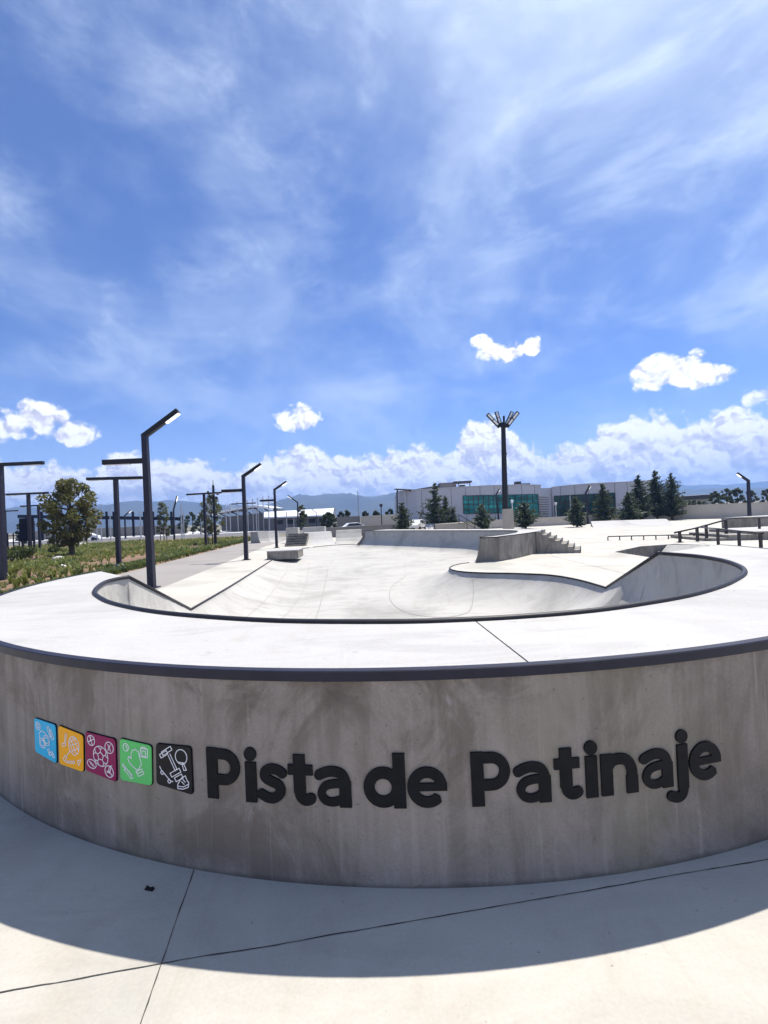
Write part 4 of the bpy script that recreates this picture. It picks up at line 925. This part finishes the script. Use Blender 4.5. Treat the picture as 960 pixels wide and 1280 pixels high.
mb = MB(); a, b = atY(497, 611.5, 86), atY(514, 612.6, 83); mb.beam(a, b, 1.5, .22); c = atY(496.3, 613, 86); mb.tube([(a.x, 86, a.z), (c.x - .05, 86, c.z - .5), (c.x - .1, 86, 1.6)], .13, 7); mb.build('entrance_canopy', 'dark_roof', bd)
for px in (508, 529, 568):                           # wall fittings
    q = atY(px, 640 if px != 568 else 636, 80); m = MB(); m.box((q.x, on(base1, q.x)[0] - .15, q.z), (.3, .3, .7)); m.build('wall_fitting', 'grey_wall', bd)

# walls near the building
def wall(name, label, a, b, h0, h1, th, mat, cap=None, group=None):
    t = thing(name, label, 'wall', (a[0], a[1], 0), group); A, B = Vector(a), Vector(b); n = Vector((-(B - A).y, (B - A).x)).normalized() * th
    poly = [tuple(A), tuple(B), tuple(B + n), tuple(A + n)]; mb = MB(); mb.prism(poly, 0.0, [h0, h1, h1, h0]); mb.build('wall_body', mat, t)
    if cap:
        poly = [tuple(A - n * .15), tuple(B - n * .15), tuple(B + n * 1.15), tuple(A + n * 1.15)]; mb = MB(); mb.prism(poly, [h0 + .002, h1 + .002] + [h1 + .002, h0 + .002], [h0 + .08, h1 + .08, h1 + .08, h0 + .08]); mb.build('coping', cap, t)
    return t
def fx(px, Y): return (atY(px, 650, Y).x, Y)
wall('boundary_wall', 'long smooth beige wall at the right behind the lamp', fx(842, 66), fx(1120, 52), 1.85, 1.85, .25, 'beige_wall', 'beige_wall')
wall('boundary_wall', 'low beige wall behind the conifers in front of the green windows', fx(556, 61), fx(846, 66), 1.02, 1.1, .25, 'beige_wall', 'beige_wall')
wall('garden_wall', 'long dark grey wall behind the white sloping bank', fx(379, 55), fx(500, 58), 1.10, 1.12, .3, 'grey_wall', 'grey_wall')
wall('yard_wall', 'cream coloured wall left of the curved building', fx(450.5, 70), fx(498, 70), 2.35, 2.5, .2, 'beige_wall')
wall('yard_wall', 'grey block wall beside the round dark bush', fx(421, 70), fx(450, 70.2), 2.45, 2.4, .2, 'grey_wall')
tp = thing('entrance_ramp', 'brown walled ramp with a dark handrail in front of the conifers', 'ramp', (atY(560, 650, 58).x, 58, 0))
q0, q1 = fx(544, 57), fx(581, 57)
mb = MB(); mb.prism([q0, q1, (q1[0], 59.5), (q0[0], 59.5)], 0.0, [1.0, 1.05, 1.05, 1.0]); mb.build('ramp_wall', 'plinth', tp)
mb = MB(); a, b, c = atY(573.5, 643.5, 56.8), atY(593.5, 655, 56.8), atY(542, 644, 57.2)
mb.tube([a, b], .05, 6); mb.tube([(a.x, a.y, a.z - .55), (b.x, b.y, b.z - .5)], .04, 6); mb.tube([a, (c.x, a.y, a.z + .1)], .04, 6)
for k in (0, .5, 1): p = a + (b - a) * k; mb.tube([p, (p.x, p.y, max(0, p.z - 1.15))], .045, 6)
for k in (.2, .5, .8): mb.tube([(a.x + (c.x - a.x) * k, a.y, a.z), (a.x + (c.x - a.x) * k, a.y, a.z - .95)], .035, 6)
mb.build('handrail', 'rail_steel', tp)
mb = MB(); a, b = fx(533, 56.5), fx(543.5, 56.5); mb.add([a + (.0,), b + (0.0,), (b[0], 58.5, 1.05), (a[0], 58.5, 1.05), (a[0], 58.5, 0), (b[0], 58.5, 0)], [(0, 1, 2, 3), (0, 3, 4), (1, 5, 2), (2, 5, 4, 3)])
tag(mb.build('wheelchair_ramp', 'deck'), 'small white sloping slab left of the brown walled ramp', 'ramp')

# vehicles
def car(px, Y, z0, label, heading, mat='white_paint', s=1.0):
    c = atY(px, 655, Y); t = thing('parked_car', label, 'car', (c.x, Y, z0), 'cars parked behind the walls')
    prof = [(-2.1, .45), (-2.15, .8), (-1.9, .98), (-1.1, 1.02), (-.55, 1.45), (.7, 1.48), (1.45, 1.05), (2.05, .95), (2.12, .5)]
    ca, sa = math.cos(heading), math.sin(heading)
    def tr(x, y, z): return (c.x + (x * ca - y * sa) * s, Y + (x * sa + y * ca) * s, z0 + z * s)
    mb = MB(); n = len(prof); vs = [tr(x, -.85 + (.18 if z > 1.1 else 0), z) for x, z in prof] + [tr(x, .85 - (.18 if z > 1.1 else 0), z) for x, z in prof]
    mb.add(vs, [tuple(range(n)), tuple(range(2 * n - 1, n - 1, -1))] + [(i + 1, i, n + i, n + i + 1) for i in range(n - 1)] + [(0, n - 1, 2 * n - 1, n)]); mb.build('body', mat, t)
    mb = MB()
    for sg in (-1, 1): mb.add([tr(-.95, sg * .87 * .97, 1.06), tr(-.5, sg * .70, 1.40), tr(.65, sg * .70, 1.42), tr(1.3, sg * .87 * .97, 1.08)], [(0, 1, 2, 3), (3, 2, 1, 0)])
    mb.build('window', 'car_glass', t)
    for x in (-1.35, 1.35):
        for y in (-.86, .86):
            m = MB(); m.tube([tr(x, y - .1, .33), tr(x, y + .1, .33)], .33 * s, 14); m.build('wheel', 'tyre', t)
car(440, 61, 0.1, 'white car showing above the long dark grey wall', 0.3)
car(520.5, 63, 0.1, 'pale van roof between two conifers by the building', 1.2, s=1.0)
car(108, 90, 0.0, 'white car parked beyond the bushy tree', 0.2)

# ------------------------------------------------------------------ left background: stadium, pergola, billboard, poles
st = thing('stadium', 'grey stadium stand under a curved white roof with masts', 'stadium', (atY(310, 650, 120).x, 120, 0))
mb = MB(); a = [atY(277, 646.5, 118), atY(334, 640.5, 118), atY(336, 664, 118), atY(277, 664, 118)]
poly = [(p.x, max(p.z, 0)) for p in a]
mb.add([(x, 118, z) for x, z in poly] + [(x, 132, z) for x, z in poly], [(3, 2, 1, 0), (4, 5, 6, 7), (0, 1, 5, 4), (1, 2, 6, 5), (3, 0, 4, 7)]); mb.build('stand', 'grey_wall', st)
mb = MB(); up_pts = [(246, 643), (258, 641.5), (273, 639), (288, 636.2), (304, 633.2), (317.5, 631.6), (330, 632.8), (341, 635)]
tp_, bt = [], []
for px, py in up_pts: q = atY(px, py, 114); tp_.append((q.x, 114, q.z))
n = len(tp_)
vs = tp_ + [(x, 126, z + .2) for x, y, z in tp_] + [(x, y, z - .5) for x, y, z in tp_] + [(x, 126, z - .2) for x, y, z in tp_]
mb.add(vs, [(i, i + 1, n + i + 1, n + i) for i in range(n - 1)] + [(2 * n + i, 2 * n + i + 1, i + 1, i) for i in range(n - 1)] + [(3 * n + i, 3 * n + i + 1, 2 * n + i + 1, 2 * n + i) for i in range(n - 1)]); mb.build('roof', 'white_metal', st)
for i in range(2, n):
    x, y, z = tp_[i]; m = MB(); m.beam((x, 114.3, z - .52), (x + .8, 122, 3.2), .22); m.beam((x, 114.2, z - .55), (x, 126, z - .3), .2, .25); m.build('roof_strut', 'dark_roof', st)
for px, pt_ in ((282, 630.5), (287, 629.6), (296.5, 627), (309, 625), (315.5, 623.5), (322, 622.3), (328.3, 621), (335.6, 619.6)):
    a, b = atY(px, pt_, 113), atY(px, 664, 113); m = MB(); m.tube([(a.x, 113, 0), (a.x, 113, a.z)], .12, 6)
    m.tube([(a.x, 113, a.z - .1), (a.x + 1.6, 122, a.z - 2.0)], .04, 4); m.build('mast', 'pole_grey', st)
mb = MB(); a = atY(246, 620, 112)
for px in (240.5, 290, 313, 340): pass
wb = thing('white_roof_building', 'long low building with a bright white sloping roof', 'building', (atY(370, 650, 105).x, 105, 0))
a, b = atY(330, 646.5, 104), atY(416, 643.5, 104); a2, b2 = atY(330, 640, 112), atY(417.5, 635, 112)
mb = MB(); mb.add([(a.x, 104, a.z), (b.x, 104, b.z), (b2.x, 112, b2.z), (a2.x, 112, a2.z), (a.x, 104, a.z - .3), (b.x, 104, b.z - .3), (b2.x, 118, b2.z - .6), (a2.x, 118, a2.z - .6)], [(0, 1, 2, 3), (4, 5, 1, 0), (3, 2, 6, 7)]); mb.build('roof', 'white_metal', wb)
mb = MB(); mb.add([(a.x + .5, 104.8, 0), (b.x - .6, 104.8, 0), (b.x - .6, 104.8, b.z), (a.x + .5, 104.8, a.z), (b.x - .6, 116, 0), (b.x - .6, 116, b.z + .6)], [(0, 1, 2, 3), (1, 4, 5, 2)]); mb.build('wall', 'grey_wall', wb)
for k in range(6):
    x = a.x + 3.2 + k * 2.4; m = MB(); m.box((x, 104.75, 1.9), (1.5, .1, .9)); m.build('window', 'car_glass', wb)

pg = thing('pergola', 'long dark pergola with column stubs rising above its beam', 'pergola', (atY(130, 650, 118).x, 118, 0))
Yp = 112
a, b = atY(28, 645.5, Yp), atY(226, 648.5, Yp)
mb = MB(); mb.beam(a, b, 3.0, .75); mb.build('beam', 'dark_mesh', pg)
for px in (35, 52, 66, 87, 109, 133, 142, 166, 180, 191, 214):
    q = atY(px, 639.5, Yp); m = MB(); m.box((q.x, Yp, q.z / 2), (.40, .40, q.z)); m.build('column', 'dark_mesh', pg)
mb = MB(); a, b = atY(20, 650, 121), atY(232, 650, 121); mb.box(((a.x + b.x) / 2, 121, 1.15), (b.x - a.x, .3, 2.3)); mb.build('back_wall', 'grey_wall', pg)
bb = thing('billboard', 'dark navy mesh billboard behind the T shaped lamp at the left', 'billboard', (atY(34, 660, 46).x, 46, 0))
a, b = atY(23.5, 652, 46), atY(44, 680, 46); mb = MB(); mb.box(((a.x + b.x) / 2, 46, (a.z + b.z) / 2 + .3), (b.x - a.x, .18, a.z - b.z), -.15); mb.build('panel', 'dark_mesh', bb)
for x in (a.x + .2, b.x - .2): m = MB(); m.box((x, 46.15, a.z / 2), (.14, .14, a.z)); m.build('post', 'black_steel', bb)
fe = thing('mesh_fence', 'dark bar fence at the left edge before the billboard', 'fence', (atY(10, 680, 44).x, 44, 0))
a, b = atY(-30, 680, 50), atY(24, 680, 48)
for z in (.5, 1.2, 1.9): 
    m = MB(); m.beam((a.x, 50, z), (b.x, 48, z), .06, .08); m.build('bar', 'dark_mesh', fe)
for k in range(9): 
    m = MB(); x = a.x + (b.x - a.x) * k / 8; m.beam((x, 50 - 2 * k / 8, 0), (x, 50 - 2 * k / 8, 2.2), .08); m.build('post', 'dark_mesh', fe)
pgp = None
for px, pt_, Y, w in ((120, 633, 82, .07), (125.5, 630, 84, .07), (137, 634, 86, .08), (175, 639, 90, .1), (226, 631, 80, .09), (229, 640, 84, .07), (251, 648, 90, .06), (320, 636, 75, .07), (335.5, 628, 72, .07), (358, 640, 80, .07), (447, 614, 90, .09), (367, 646, 78, .06)):
    a = atY(px, pt_, Y); m = MB(); m.tube([(a.x, Y, 0), (a.x, Y, a.z)], [w * 1.3, w], 7); m.box((a.x, Y, .03), (w * 5, w * 5, .06))
    if pgp is None: pgp = True
    tag(m.build('flagpole', 'pole_grey', smooth_=False), ('thin tall mast rising above the grey block wall' if px == 447 else 'bare pale flagpole standing beyond the garden'), 'flagpole', 'thin pale poles beyond the garden')
sp = thing('sign_slab', 'tall pale slab sign behind the garden saplings', 'sign', (atY(262, 650, 88).x, 88, 0))
a, b = atY(258.5, 624, 88), atY(264.5, 648, 88); mb = MB(); mb.box(((a.x + b.x) / 2, 88, a.z / 2), (b.x - a.x, .4, a.z)); mb.build('slab', 'pole_grey', sp)
for k, (px, pb, h) in enumerate(((14.8, 710, 1.0), (26, 704.5, .9))):
    q = at(px, pb); m = MB(); m.tube([(q.x, q.y, 0), (q.x, q.y, .62), (q.x, q.y, .66)], [.075, .075, .03], 10)
    tag(m.build('bollard', 'black_steel'), ('nearer' if k == 0 else 'farther') + ' dark bollard on the pale path at the left edge', 'bollard', 'bollards on the pale path')

# low building beyond the beige wall
lb = thing('far_building', 'low white building with a dark flat roof beyond the beige wall', 'building', (atY(870, 620, 110).x, 110, 0))
a, b = atY(838, 621, 108), atY(896, 617, 108); mb = MB(); mb.box(((a.x + b.x) / 2, 112, 1.9), (b.x - a.x - 1.5, 8, 3.8)); mb.build('wall', 'pale_paving', lb)
mb = MB(); mb.add([(a.x, 107, a.z - .1), (b.x, 107, b.z - .1), (b.x, 117, b.z), (a.x, 117, a.z), (a.x, 107, a.z - .9), (b.x, 107, b.z - 1.0)], [(0, 1, 2, 3), (4, 5, 1, 0)]); mb.build('roof', 'dark_roof', lb)

# ------------------------------------------------------------------ plants
RG = np.random.RandomState(11)
def leaf_cloud(centres, radii, n, size, squash=0.8, up=0.3, aspect=0.45):
    """n leaf-sized quads near the shells of the given clumps"""
    mb = MB(); k = len(centres)
    w = np.array(radii) ** 2; ci = RG.choice(k, n, p=w / w.sum())
    d = RG.normal(size=(n, 3)); d /= np.linalg.norm(d, axis=1)[:, None]
    rr = np.array(radii)[ci] * (0.35 + 0.75 * RG.rand(n) ** 0.6)
    C = np.array(centres)[ci] + d * rr[:, None] * np.array([1, 1, squash])
    u = RG.normal(size=(n, 3)); u[:, 2] += up; u /= np.linalg.norm(u, axis=1)[:, None]
    v = np.cross(u, RG.normal(size=(n, 3))); v /= np.linalg.norm(v, axis=1)[:, None]
    s = size * RG.uniform(.6, 1.4, n)
    for c, a, b, q in zip(C, u, v, s):
        a = a * q; b = b * q * aspect
        mb.add([c - a, c + b, c + a, c - b], [(0, 1, 2, 3)])
    return mb

def broad_tree(x, y, z0, h, wd, label, leaf='tree_leaf', n=5200, size=.11, trunk=.09, clear=.28, group=None, name='tree', nclump=26, stakes=False):
    t = thing(name, label, 'tree', (x, y, z0), group); mb = MB()
    fork = h * clear
    mb.tube([(x, y, z0), (x + .05, y, z0 + fork * .6), (x - .02, y, z0 + fork), (x + .03, y, z0 + h * .62), (x, y, z0 + h * .92)], [trunk * 1.25, trunk, trunk * .9, trunk * .5, trunk * .15], 8)
    cs, rs = [], []
    for i in range(nclump):
        f = (i + .5) / nclump; zz = fork * 0.95 + (h - fork) * f
        prof_ = math.sin(math.pi * min(1, max(.05, f * .86 + .12))) ** .6
        a = i * 2.399 + RG.uniform(-.4, .4); rad = wd / 2 * prof_ * RG.uniform(.30, 1.0)
        c = (x + rad * math.cos(a), y + rad * math.sin(a), z0 + zz); cs.append(c); rs.append(wd * RG.uniform(.06, .145))
        if i % 2 == 0: mb.tube([(x, y, z0 + zz * .8), ((x + c[0]) / 2, (y + c[1]) / 2, z0 + zz * .86), c], [trunk * .4, trunk * .26, trunk * .1], 5)
    mb.build('trunk', 'bark', t, True)
    leaf_cloud(cs, rs, n, size).build('crown', leaf, t)
    if stakes:
        for sx in (-.45, .4):
            m = MB(); m.tube([(x + sx, y, z0), (x + sx, y, z0 + 1.5)], .05, 6); m.build('stake', 'bark', t)
    return t
p = at(92, 698); broad_tree(p.x - .15, p.y, 0, 6.15, 4.2, 'bushy olive brown tree standing in the garden at the left', n=6400, size=.135, trunk=.20, clear=.20, nclump=64)
p = at(205, 678); broad_tree(p.x, p.y, 0, 5.3, 2.4, 'thin young staked tree right of the tallest street lamp', 'sapling_leaf', n=2600, size=.10, trunk=.06, clear=.2, nclump=34, stakes=True, group='young garden trees', name='sapling')
p = at(265, 682); broad_tree(p.x - .3, p.y + 1, 0, 5.3, 2.5, 'thin young tree half hidden behind the utility pole', 'sapling_leaf', n=2800, size=.10, trunk=.06, clear=.25, nclump=34, stakes=True, group='young garden trees', name='sapling')

def conifer(px, pyb, pyt, hw, Y, label, dens=1.0, top_lean=0.0):
    up_ = (hash_ := int(px * 7 + pyt * 3)) % 5 * .09; top_lean = ((hash_ % 7) - 3) * .05; gap = .8 + (hash_ % 3) * .2
    b, tq = atY(px, pyb, Y), atY(px, pyt, Y); H_ = tq.z; wd = hw / F * Y; x = b.x
    t = thing('conifer', label, 'conifer', (x, Y, 0), 'dark conifers in front of the grey building')
    tr = MB(); tr.tube([(x, Y, 0), (x, Y, H_ * .5), (x + top_lean, Y, H_)], [wd * .07 + .05, wd * .045 + .03, .015], 7)
    mb = MB(); nw = int((8 + H_ * 1.9) / gap)
    for i in range(nw):
        f = (i / (nw - 1)) ** .92; z = H_ * (.10 + .88 * f)
        env = wd * 1.28 * ((1 - f) ** .82) * (.92 + .16 * math.sin(i * 1.7)) + .10
        env *= min(1.0, .72 + f * 3)
        nbz = max(4, int((9 - 5 * f) * dens))
        for k in range(nbz):
            a = i * 2.4 + k * 2 * math.pi / nbz + RG.uniform(-.3, .3); L = env * RG.uniform(.42, 1.22)
            ca, sa = math.cos(a), math.sin(a); rise = RG.uniform(.02, .38) + up_ - (.16 if f < .5 else 0); zz = z + RG.uniform(-.12, .12)
            e = Vector((x + ca * L, Y + sa * L, zz + L * rise)); s0 = Vector((x + top_lean * f, Y, zz))
            if k % 3 == 0: tr.tube([s0, e], [.03, .008], 4, cap=False)
            nn = max(6, int(L * 24))
            for j in range(nn):
                g = (j + RG.rand()) / nn; g = .12 + .92 * g; c = s0.lerp(e, g) + Vector(RG.normal(0, .05 + .03 * L, 3))
                sp_ = RG.uniform(.16, .36) * (1.15 - .45 * g) * (.7 + .3 * min(1, wd))
                dv = Vector((ca + RG.normal(0, .7), sa + RG.normal(0, .7), RG.normal(.1, .45))).normalized()
                sv = dv.cross(Vector(RG.normal(size=3))).normalized() * sp_ * .34
                mb.add([c - dv * sp_ * .4, c + sv, c + dv * sp_, c - sv], [(0, 1, 2, 3)])
    tr.build('trunk', 'bark', t, True); mb.build('crown', 'cedar_leaf', t)
for d_ in ((504, 668, 628.5, 12.5, 55, 'small conifer at the left end of the row beside the pale van'), (545, 662, 604, 18, 60, 'tall pointed conifer rising left of the teal windows'), (558, 660, 622, 9, 61.5, 'narrow conifer close behind the tall pointed one'), (567, 660, 636, 6.5, 60, 'smallest conifer beside the ramp handrail'),
           (604, 662, 630.5, 13, 56, 'short conifer directly below the teal windows'), (657, 661.5, 628, 16, 57, 'wide short conifer right of the floodlight plinth'), (721.5, 659, 622, 12.5, 55, 'small wispy conifer left of the black lamp at the green windows'), (756, 654.5, 604.5, 14.5, 63, 'dense conifer in front of the right end of the green windows'),
           (787, 653.5, 616, 14.5, 61, 'short conifer at the left of the dense conifer clump'), (801, 655, 595, 17, 64, 'left tall conifer of the dense clump of three'), (822, 655, 588, 16.5, 65.5, 'tallest conifer in the middle of the dense clump'), (841, 655, 592, 18, 64.5, 'right tall conifer of the clump at the beige wall end')):
    conifer(*d_)

def blob_tree(px, pyt, pyb, hw, Y, label, cat='tree', name='tree', leaf='far_leaf', n=900, group=None):
    a, b = atY(px, pyt, Y), atY(px, pyb, Y); H_ = a.z; wd = 2 * hw / F * Y
    return broad_tree(a.x, Y, 0, H_, wd, label, leaf, n=n, size=.10 + Y * .0016, trunk=.12, clear=.12, nclump=16, group=group, name=name)
FT = 'far trees behind the walls'
blob_tree(411, 641, 660, 12, 82, 'round dark green bush at the right end of the white roofed building', n=1500)
blob_tree(378, 631, 655, 9, 95, 'bare topped round tree before the white roof', n=900, leaf='sapling_leaf')
for i, (px, pt_, hw, Y, lab) in enumerate(((426, 640.5, 7, 95, 'dark tree peeping over the grey block wall, left one'), (434, 639, 7, 97, 'dark tree peeping over the grey block wall, right one'), (456, 640, 6, 100, 'low dark tree behind the left part of the cream wall'), (470, 639.5, 9, 104, 'dark tree behind the middle of the cream wall'), (488, 637, 8, 100, 'dark tree between the cream wall and the building'),
        (893, 615, 10, 96, 'dark tree next to the low white building beyond the beige wall'), (908, 612, 11, 100, 'rounded dark tree left of the right hand lamp'), (921, 611, 10, 92, 'dark tree just left of the right hand lamp pole'), (938, 614, 11, 98, 'dark tree right behind the right hand lamp pole'), (958, 612, 8, 90, 'dark tree at the right edge above the beige wall'),
        (980, 612, 12, 95, 'dark tree beyond the right edge of the beige wall'), (28, 650, 11, 75, 'dark tree behind the billboard'), (240, 641, 9, 110, 'dark tree left of the pale slab sign'), (229, 645, 8, 112, 'low dark tree right of the dark pergola'), (250, 645, 8, 106, 'low dark tree under the pale slab sign'))):
    blob_tree(px, pt_, 660, hw, Y, lab, n=700, group=FT)
hb = [(862, 627, 5, 70), (868, 626, 4, 72), (874, 627, 4, 70), (851, 626, 6, 69), (880, 627, 4, 71)]
for i, (px, pt_, hw, Y) in enumerate(hb): blob_tree(px, pt_, 640, hw, Y, 'small dark shrub in the row just over the beige wall top', 'shrub', 'shrub', n=260, group='row of shrubs over the beige wall')

# garden bed
bed = [(-12.5, 15.5), (-13.2, 25.5), (-15.8, 54.5), (-17.4, 72), (-60, 72), (-60, 36), (-26.5, 32.0), (-19.3, 24.2), (-17.0, 19.0), (-15.4, 13.0)]
V, T = fill(bed, [(x + RG.uniform(-.3, .3), y + RG.uniform(-.3, .3)) for x in np.arange(-58, -13, 1.6) for y in np.arange(15, 72, 1.6)])
keep = [f for f in T]
def bed_z(x, y): return .05 + .07 * (1 + math.sin(x * .9) * math.cos(y * .7)) + .03 * math.sin(x * 3.1 + y * 2.3)
nbv = len(bed); mb = MB(); mb.add([(x, y, 0.008 if i < nbv else bed_z(x, y)) for i, (x, y) in enumerate(V)], keep); tag(mb.build('soil', 'soil', smooth_=True), kind='structure')
def in_poly(x, y, poly):
    c = False
    for i in range(len(poly)):
        (x0, y0), (x1, y1) = poly[i - 1], poly[i]
        if (y0 > y) != (y1 > y) and x < (x1 - x0) * (y - y0) / (y1 - y0) + x0: c = not c
    return c
def tuft(mb, x, y, z, h, n, spread, wd):
    for k in range(n):
        a = RG.uniform(0, 6.28); L = h * RG.uniform(.6, 1.2); o = spread * RG.uniform(.25, 1)
        bx, by = x + RG.normal(0, .05), y + RG.normal(0, .05); c, s_ = math.cos(a), math.sin(a); px_, py_ = -s_ * wd, c * wd
        mx, my = bx + c * o * .5, by + s_ * o * .5; tx, ty = bx + c * o, by + s_ * o
        mb.add([(bx - px_, by - py_, z), (bx + px_, by + py_, z), (mx + px_, my + py_, z + L * .7), (mx - px_, my - py_, z + L * .7), (tx, ty, z + L * RG.uniform(.75, 1.0))], [(0, 1, 2, 3), (3, 2, 4)])
mb = MB(); cnt = 0
while cnt < 7500:
    y = 15 + 50 * RG.rand() ** 1.25; x = RG.uniform(-55, -13)
    if not in_poly(x, y, bed): continue
    xe = -13.2 - (y - 25.5) * .0897
    near_edge = y < 25.0 and x > -20.5
    cl_ = math.sin(x * .55 + 1.3) + math.cos(y * .42 + x * .2) + RG.normal(0, .5)
    if near_edge and RG.rand() < .86: continue
    if cl_ < -.75: continue
    hh = .15 + .20 * RG.rand() + (.14 if cl_ > 1.0 else 0)
    tuft(mb, x, y, bed_z(x, y), hh, 8, .30, .013 + y * .00040); cnt += 1
tag(mb.build('ground_cover', 'shrub_leaf'), 'mixed green and yellow low planting filling the garden', 'planting', kind='stuff')
mb = MB(); cnt = 0
while cnt < 6500:                                     # dark grass edging along the walkway
    y = 16 + 50 * RG.rand(); xe = -13.25 - (y - 25.5) * .0897; x = xe - RG.rand() * (1.6 if y > 24 else 1.1)
    tuft(mb, x, y, .03, .26, 5, .16, .016 + y * .0005); cnt += 1
tag(mb.build('grass', 'grass_leaf'), 'dark green grass strip between planting and walkway', 'grass', kind='stuff')
SPG = 'strappy yellow green plants along the near garden edge'
near = [at(px, py) for px, py in ((14, 733), (22, 739), (35, 727), (48, 732), (33, 737), (62, 725), (68, 729), (80, 722), (100, 722), (113, 717), (92, 726), (50, 724), (75, 716), (125, 715), (8, 725), (43, 719), (18, 724))]
tpl = []
for v in range(3):
    m = MB(); tuft(m, 0, 0, 0, .62, 13, .42, .034); me_ = m.build('strappy_plant', 'strap_leaf'); tpl.append(me_.data); bpy.data.objects.remove(me_)
for i, p in enumerate(near):
    o = bpy.data.objects.new('strappy_plant', tpl[i % 3]); COL.objects.link(o); o.location = (p.x, p.y, .04); o.rotation_euler = (0, 0, i * 1.7); o.scale = (RG.uniform(.8, 1.25),) * 3
    tag(o, 'small strappy yellow green plant in the bare soil strip at the near garden edge', 'plant', SPG)
for i, (px, py, r_, lab) in enumerate(((72, 703.5, .30, 'pale round stone among the planting below the bushy tree'), (148, 712, .26, 'flat pale stone at the foot of the T shaped lamp'), (78, 712, .2, 'small pale stone near the garden front edge'), (104, 683, .55, 'large pale rock right of the bushy tree'))):
    p = at(px, py); bm = bmesh.new(); bmesh.ops.create_icosphere(bm, subdivisions=2, radius=r_)
    for v in bm.verts: v.co *= 1 + .18 * math.sin(v.co.x * 9 / r_ * .3 + i) * math.cos(v.co.y * 7 / r_ * .3); v.co.z *= .62; v.co.x *= 1.35
    me_ = bpy.data.meshes.new('rock'); bm.to_mesh(me_); bm.free(); me_.materials.append(MATS['rock']); o = bpy.data.objects.new('rock', me_); COL.objects.link(o); o.location = (p.x, p.y, .16 + (.12 if i == 0 else 0)); tag(o, lab, 'rock')
for (px, pt_, pb, hw, Y, lab) in ((24, 681, 698, 14, 33, 'clipped green shrub beside the pale path at the left edge'), (70, 682, 694, 9, 42, 'dark low shrub at the foot of the bushy tree'), (5, 684, 700, 9, 36, 'green shrub cut by the left edge of the picture')):
    a = atY(px, pt_, Y); w_ = 2 * hw / F * Y
    t = thing('shrub', lab, 'shrub', (a.x, Y, 0)); cs = [(a.x + RG.uniform(-.35, .35) * w_, Y + RG.uniform(-.3, .3) * w_, a.z * RG.uniform(.3, .75)) for _ in range(12)]
    leaf_cloud(cs, [w_ * .22] * 12, 1500, .10).build('foliage', 'grass_leaf', t)
    m = MB(); m.tube([(a.x, Y, 0), (a.x, Y, a.z * .6)], [.06, .03], 6); m.build('stem', 'bark', t)

# ------------------------------------------------------------------ hills
def hills(name, pr, Y, depth):
    xs = []; mb = MB(); P_ = [atY(px, py, Y) for px, py in pr]; X = np.linspace(P_[0].x, P_[-1].x, 260)
    Z = np.interp(X, [p.x for p in P_], [p.z for p in P_])
    ker = np.exp(-np.linspace(-2, 2, 9) ** 2); Z = np.convolve(np.pad(Z, 4, mode='edge'), ker / ker.sum(), 'valid'); n = len(X); rows = []
    for j in range(13):
        f = j / 12; g = math.sin(min(1, f * 1.35) * math.pi / 2) if f < .75 else math.cos((f - .75) / .25 * math.pi / 2)
        rg = (.10 * np.sin(X / Y * 60 + j * .9) + .06 * np.sin(X / Y * 141 + j * 1.7)) * f * (1 - f) * 4 * (1 if f < .74 else 0)
        zz = np.maximum(Z, 0) * np.clip(g + rg * (f < .70), 0, 1.0) - (3 if j in (0, 12) else 0)
        rows.append([(x, Y - depth + f * depth * 1.33, z) for x, z in zip(X, zz)])
    mb.add([v for r in rows for v in r], [(j * n + i, j * n + i + 1, (j + 1) * n + i + 1, (j + 1) * n + i) for j in range(12) for i in range(n - 1)])
    tag(mb.build(name, 'hill', smooth_=True), kind='structure')
hills('hills', [(-900, 655), (-300, 645), (-60, 640), (60, 636), (100, 632), (125, 629.5), (142, 632), (170, 630), (190, 628), (222, 624), (240, 627), (260, 630.5), (300, 632), (335, 633), (350, 631), (372, 622.5), (390, 618.5), (410, 618), (430, 617.6), (455, 621), (471, 623), (491, 617.5), (540, 611), (620, 612), (740, 618), (850, 613.5), (880, 612), (905, 615), (930, 611), (960, 613), (1100, 609), (1500, 606), (2000, 600)], 2600, 900)
hills('far_hills', [(-900, 648), (-60, 640), (100, 636), (300, 640), (600, 618), (780, 606), (850, 608), (890, 608), (935, 603.5), (960, 602), (1050, 600), (1200, 604), (1700, 598)], 4200, 900)

# haze: one closed box of even, thin air round everything
HZ = 0.00030
mb = MB(); mb.box((0, 2100, 149), (10400, 6400, 304))
m, nt, b = nt_new('haze_air'); nt.nodes.remove(b)
pv = nt.nodes.new('ShaderNodeVolumePrincipled'); pv.inputs['Color'].default_value = (0.30, 0.52, 1.0, 1); pv.inputs['Density'].default_value = HZ; pv.inputs['Anisotropy'].default_value = 0.2
lk(nt, pv.outputs[0], nt.nodes['Material Output'].inputs['Volume']); m.cycles.homogeneous_volume = True; MATS['haze_air'] = m
hz = mb.build('haze', 'haze_air'); tag(hz, kind='stuff')
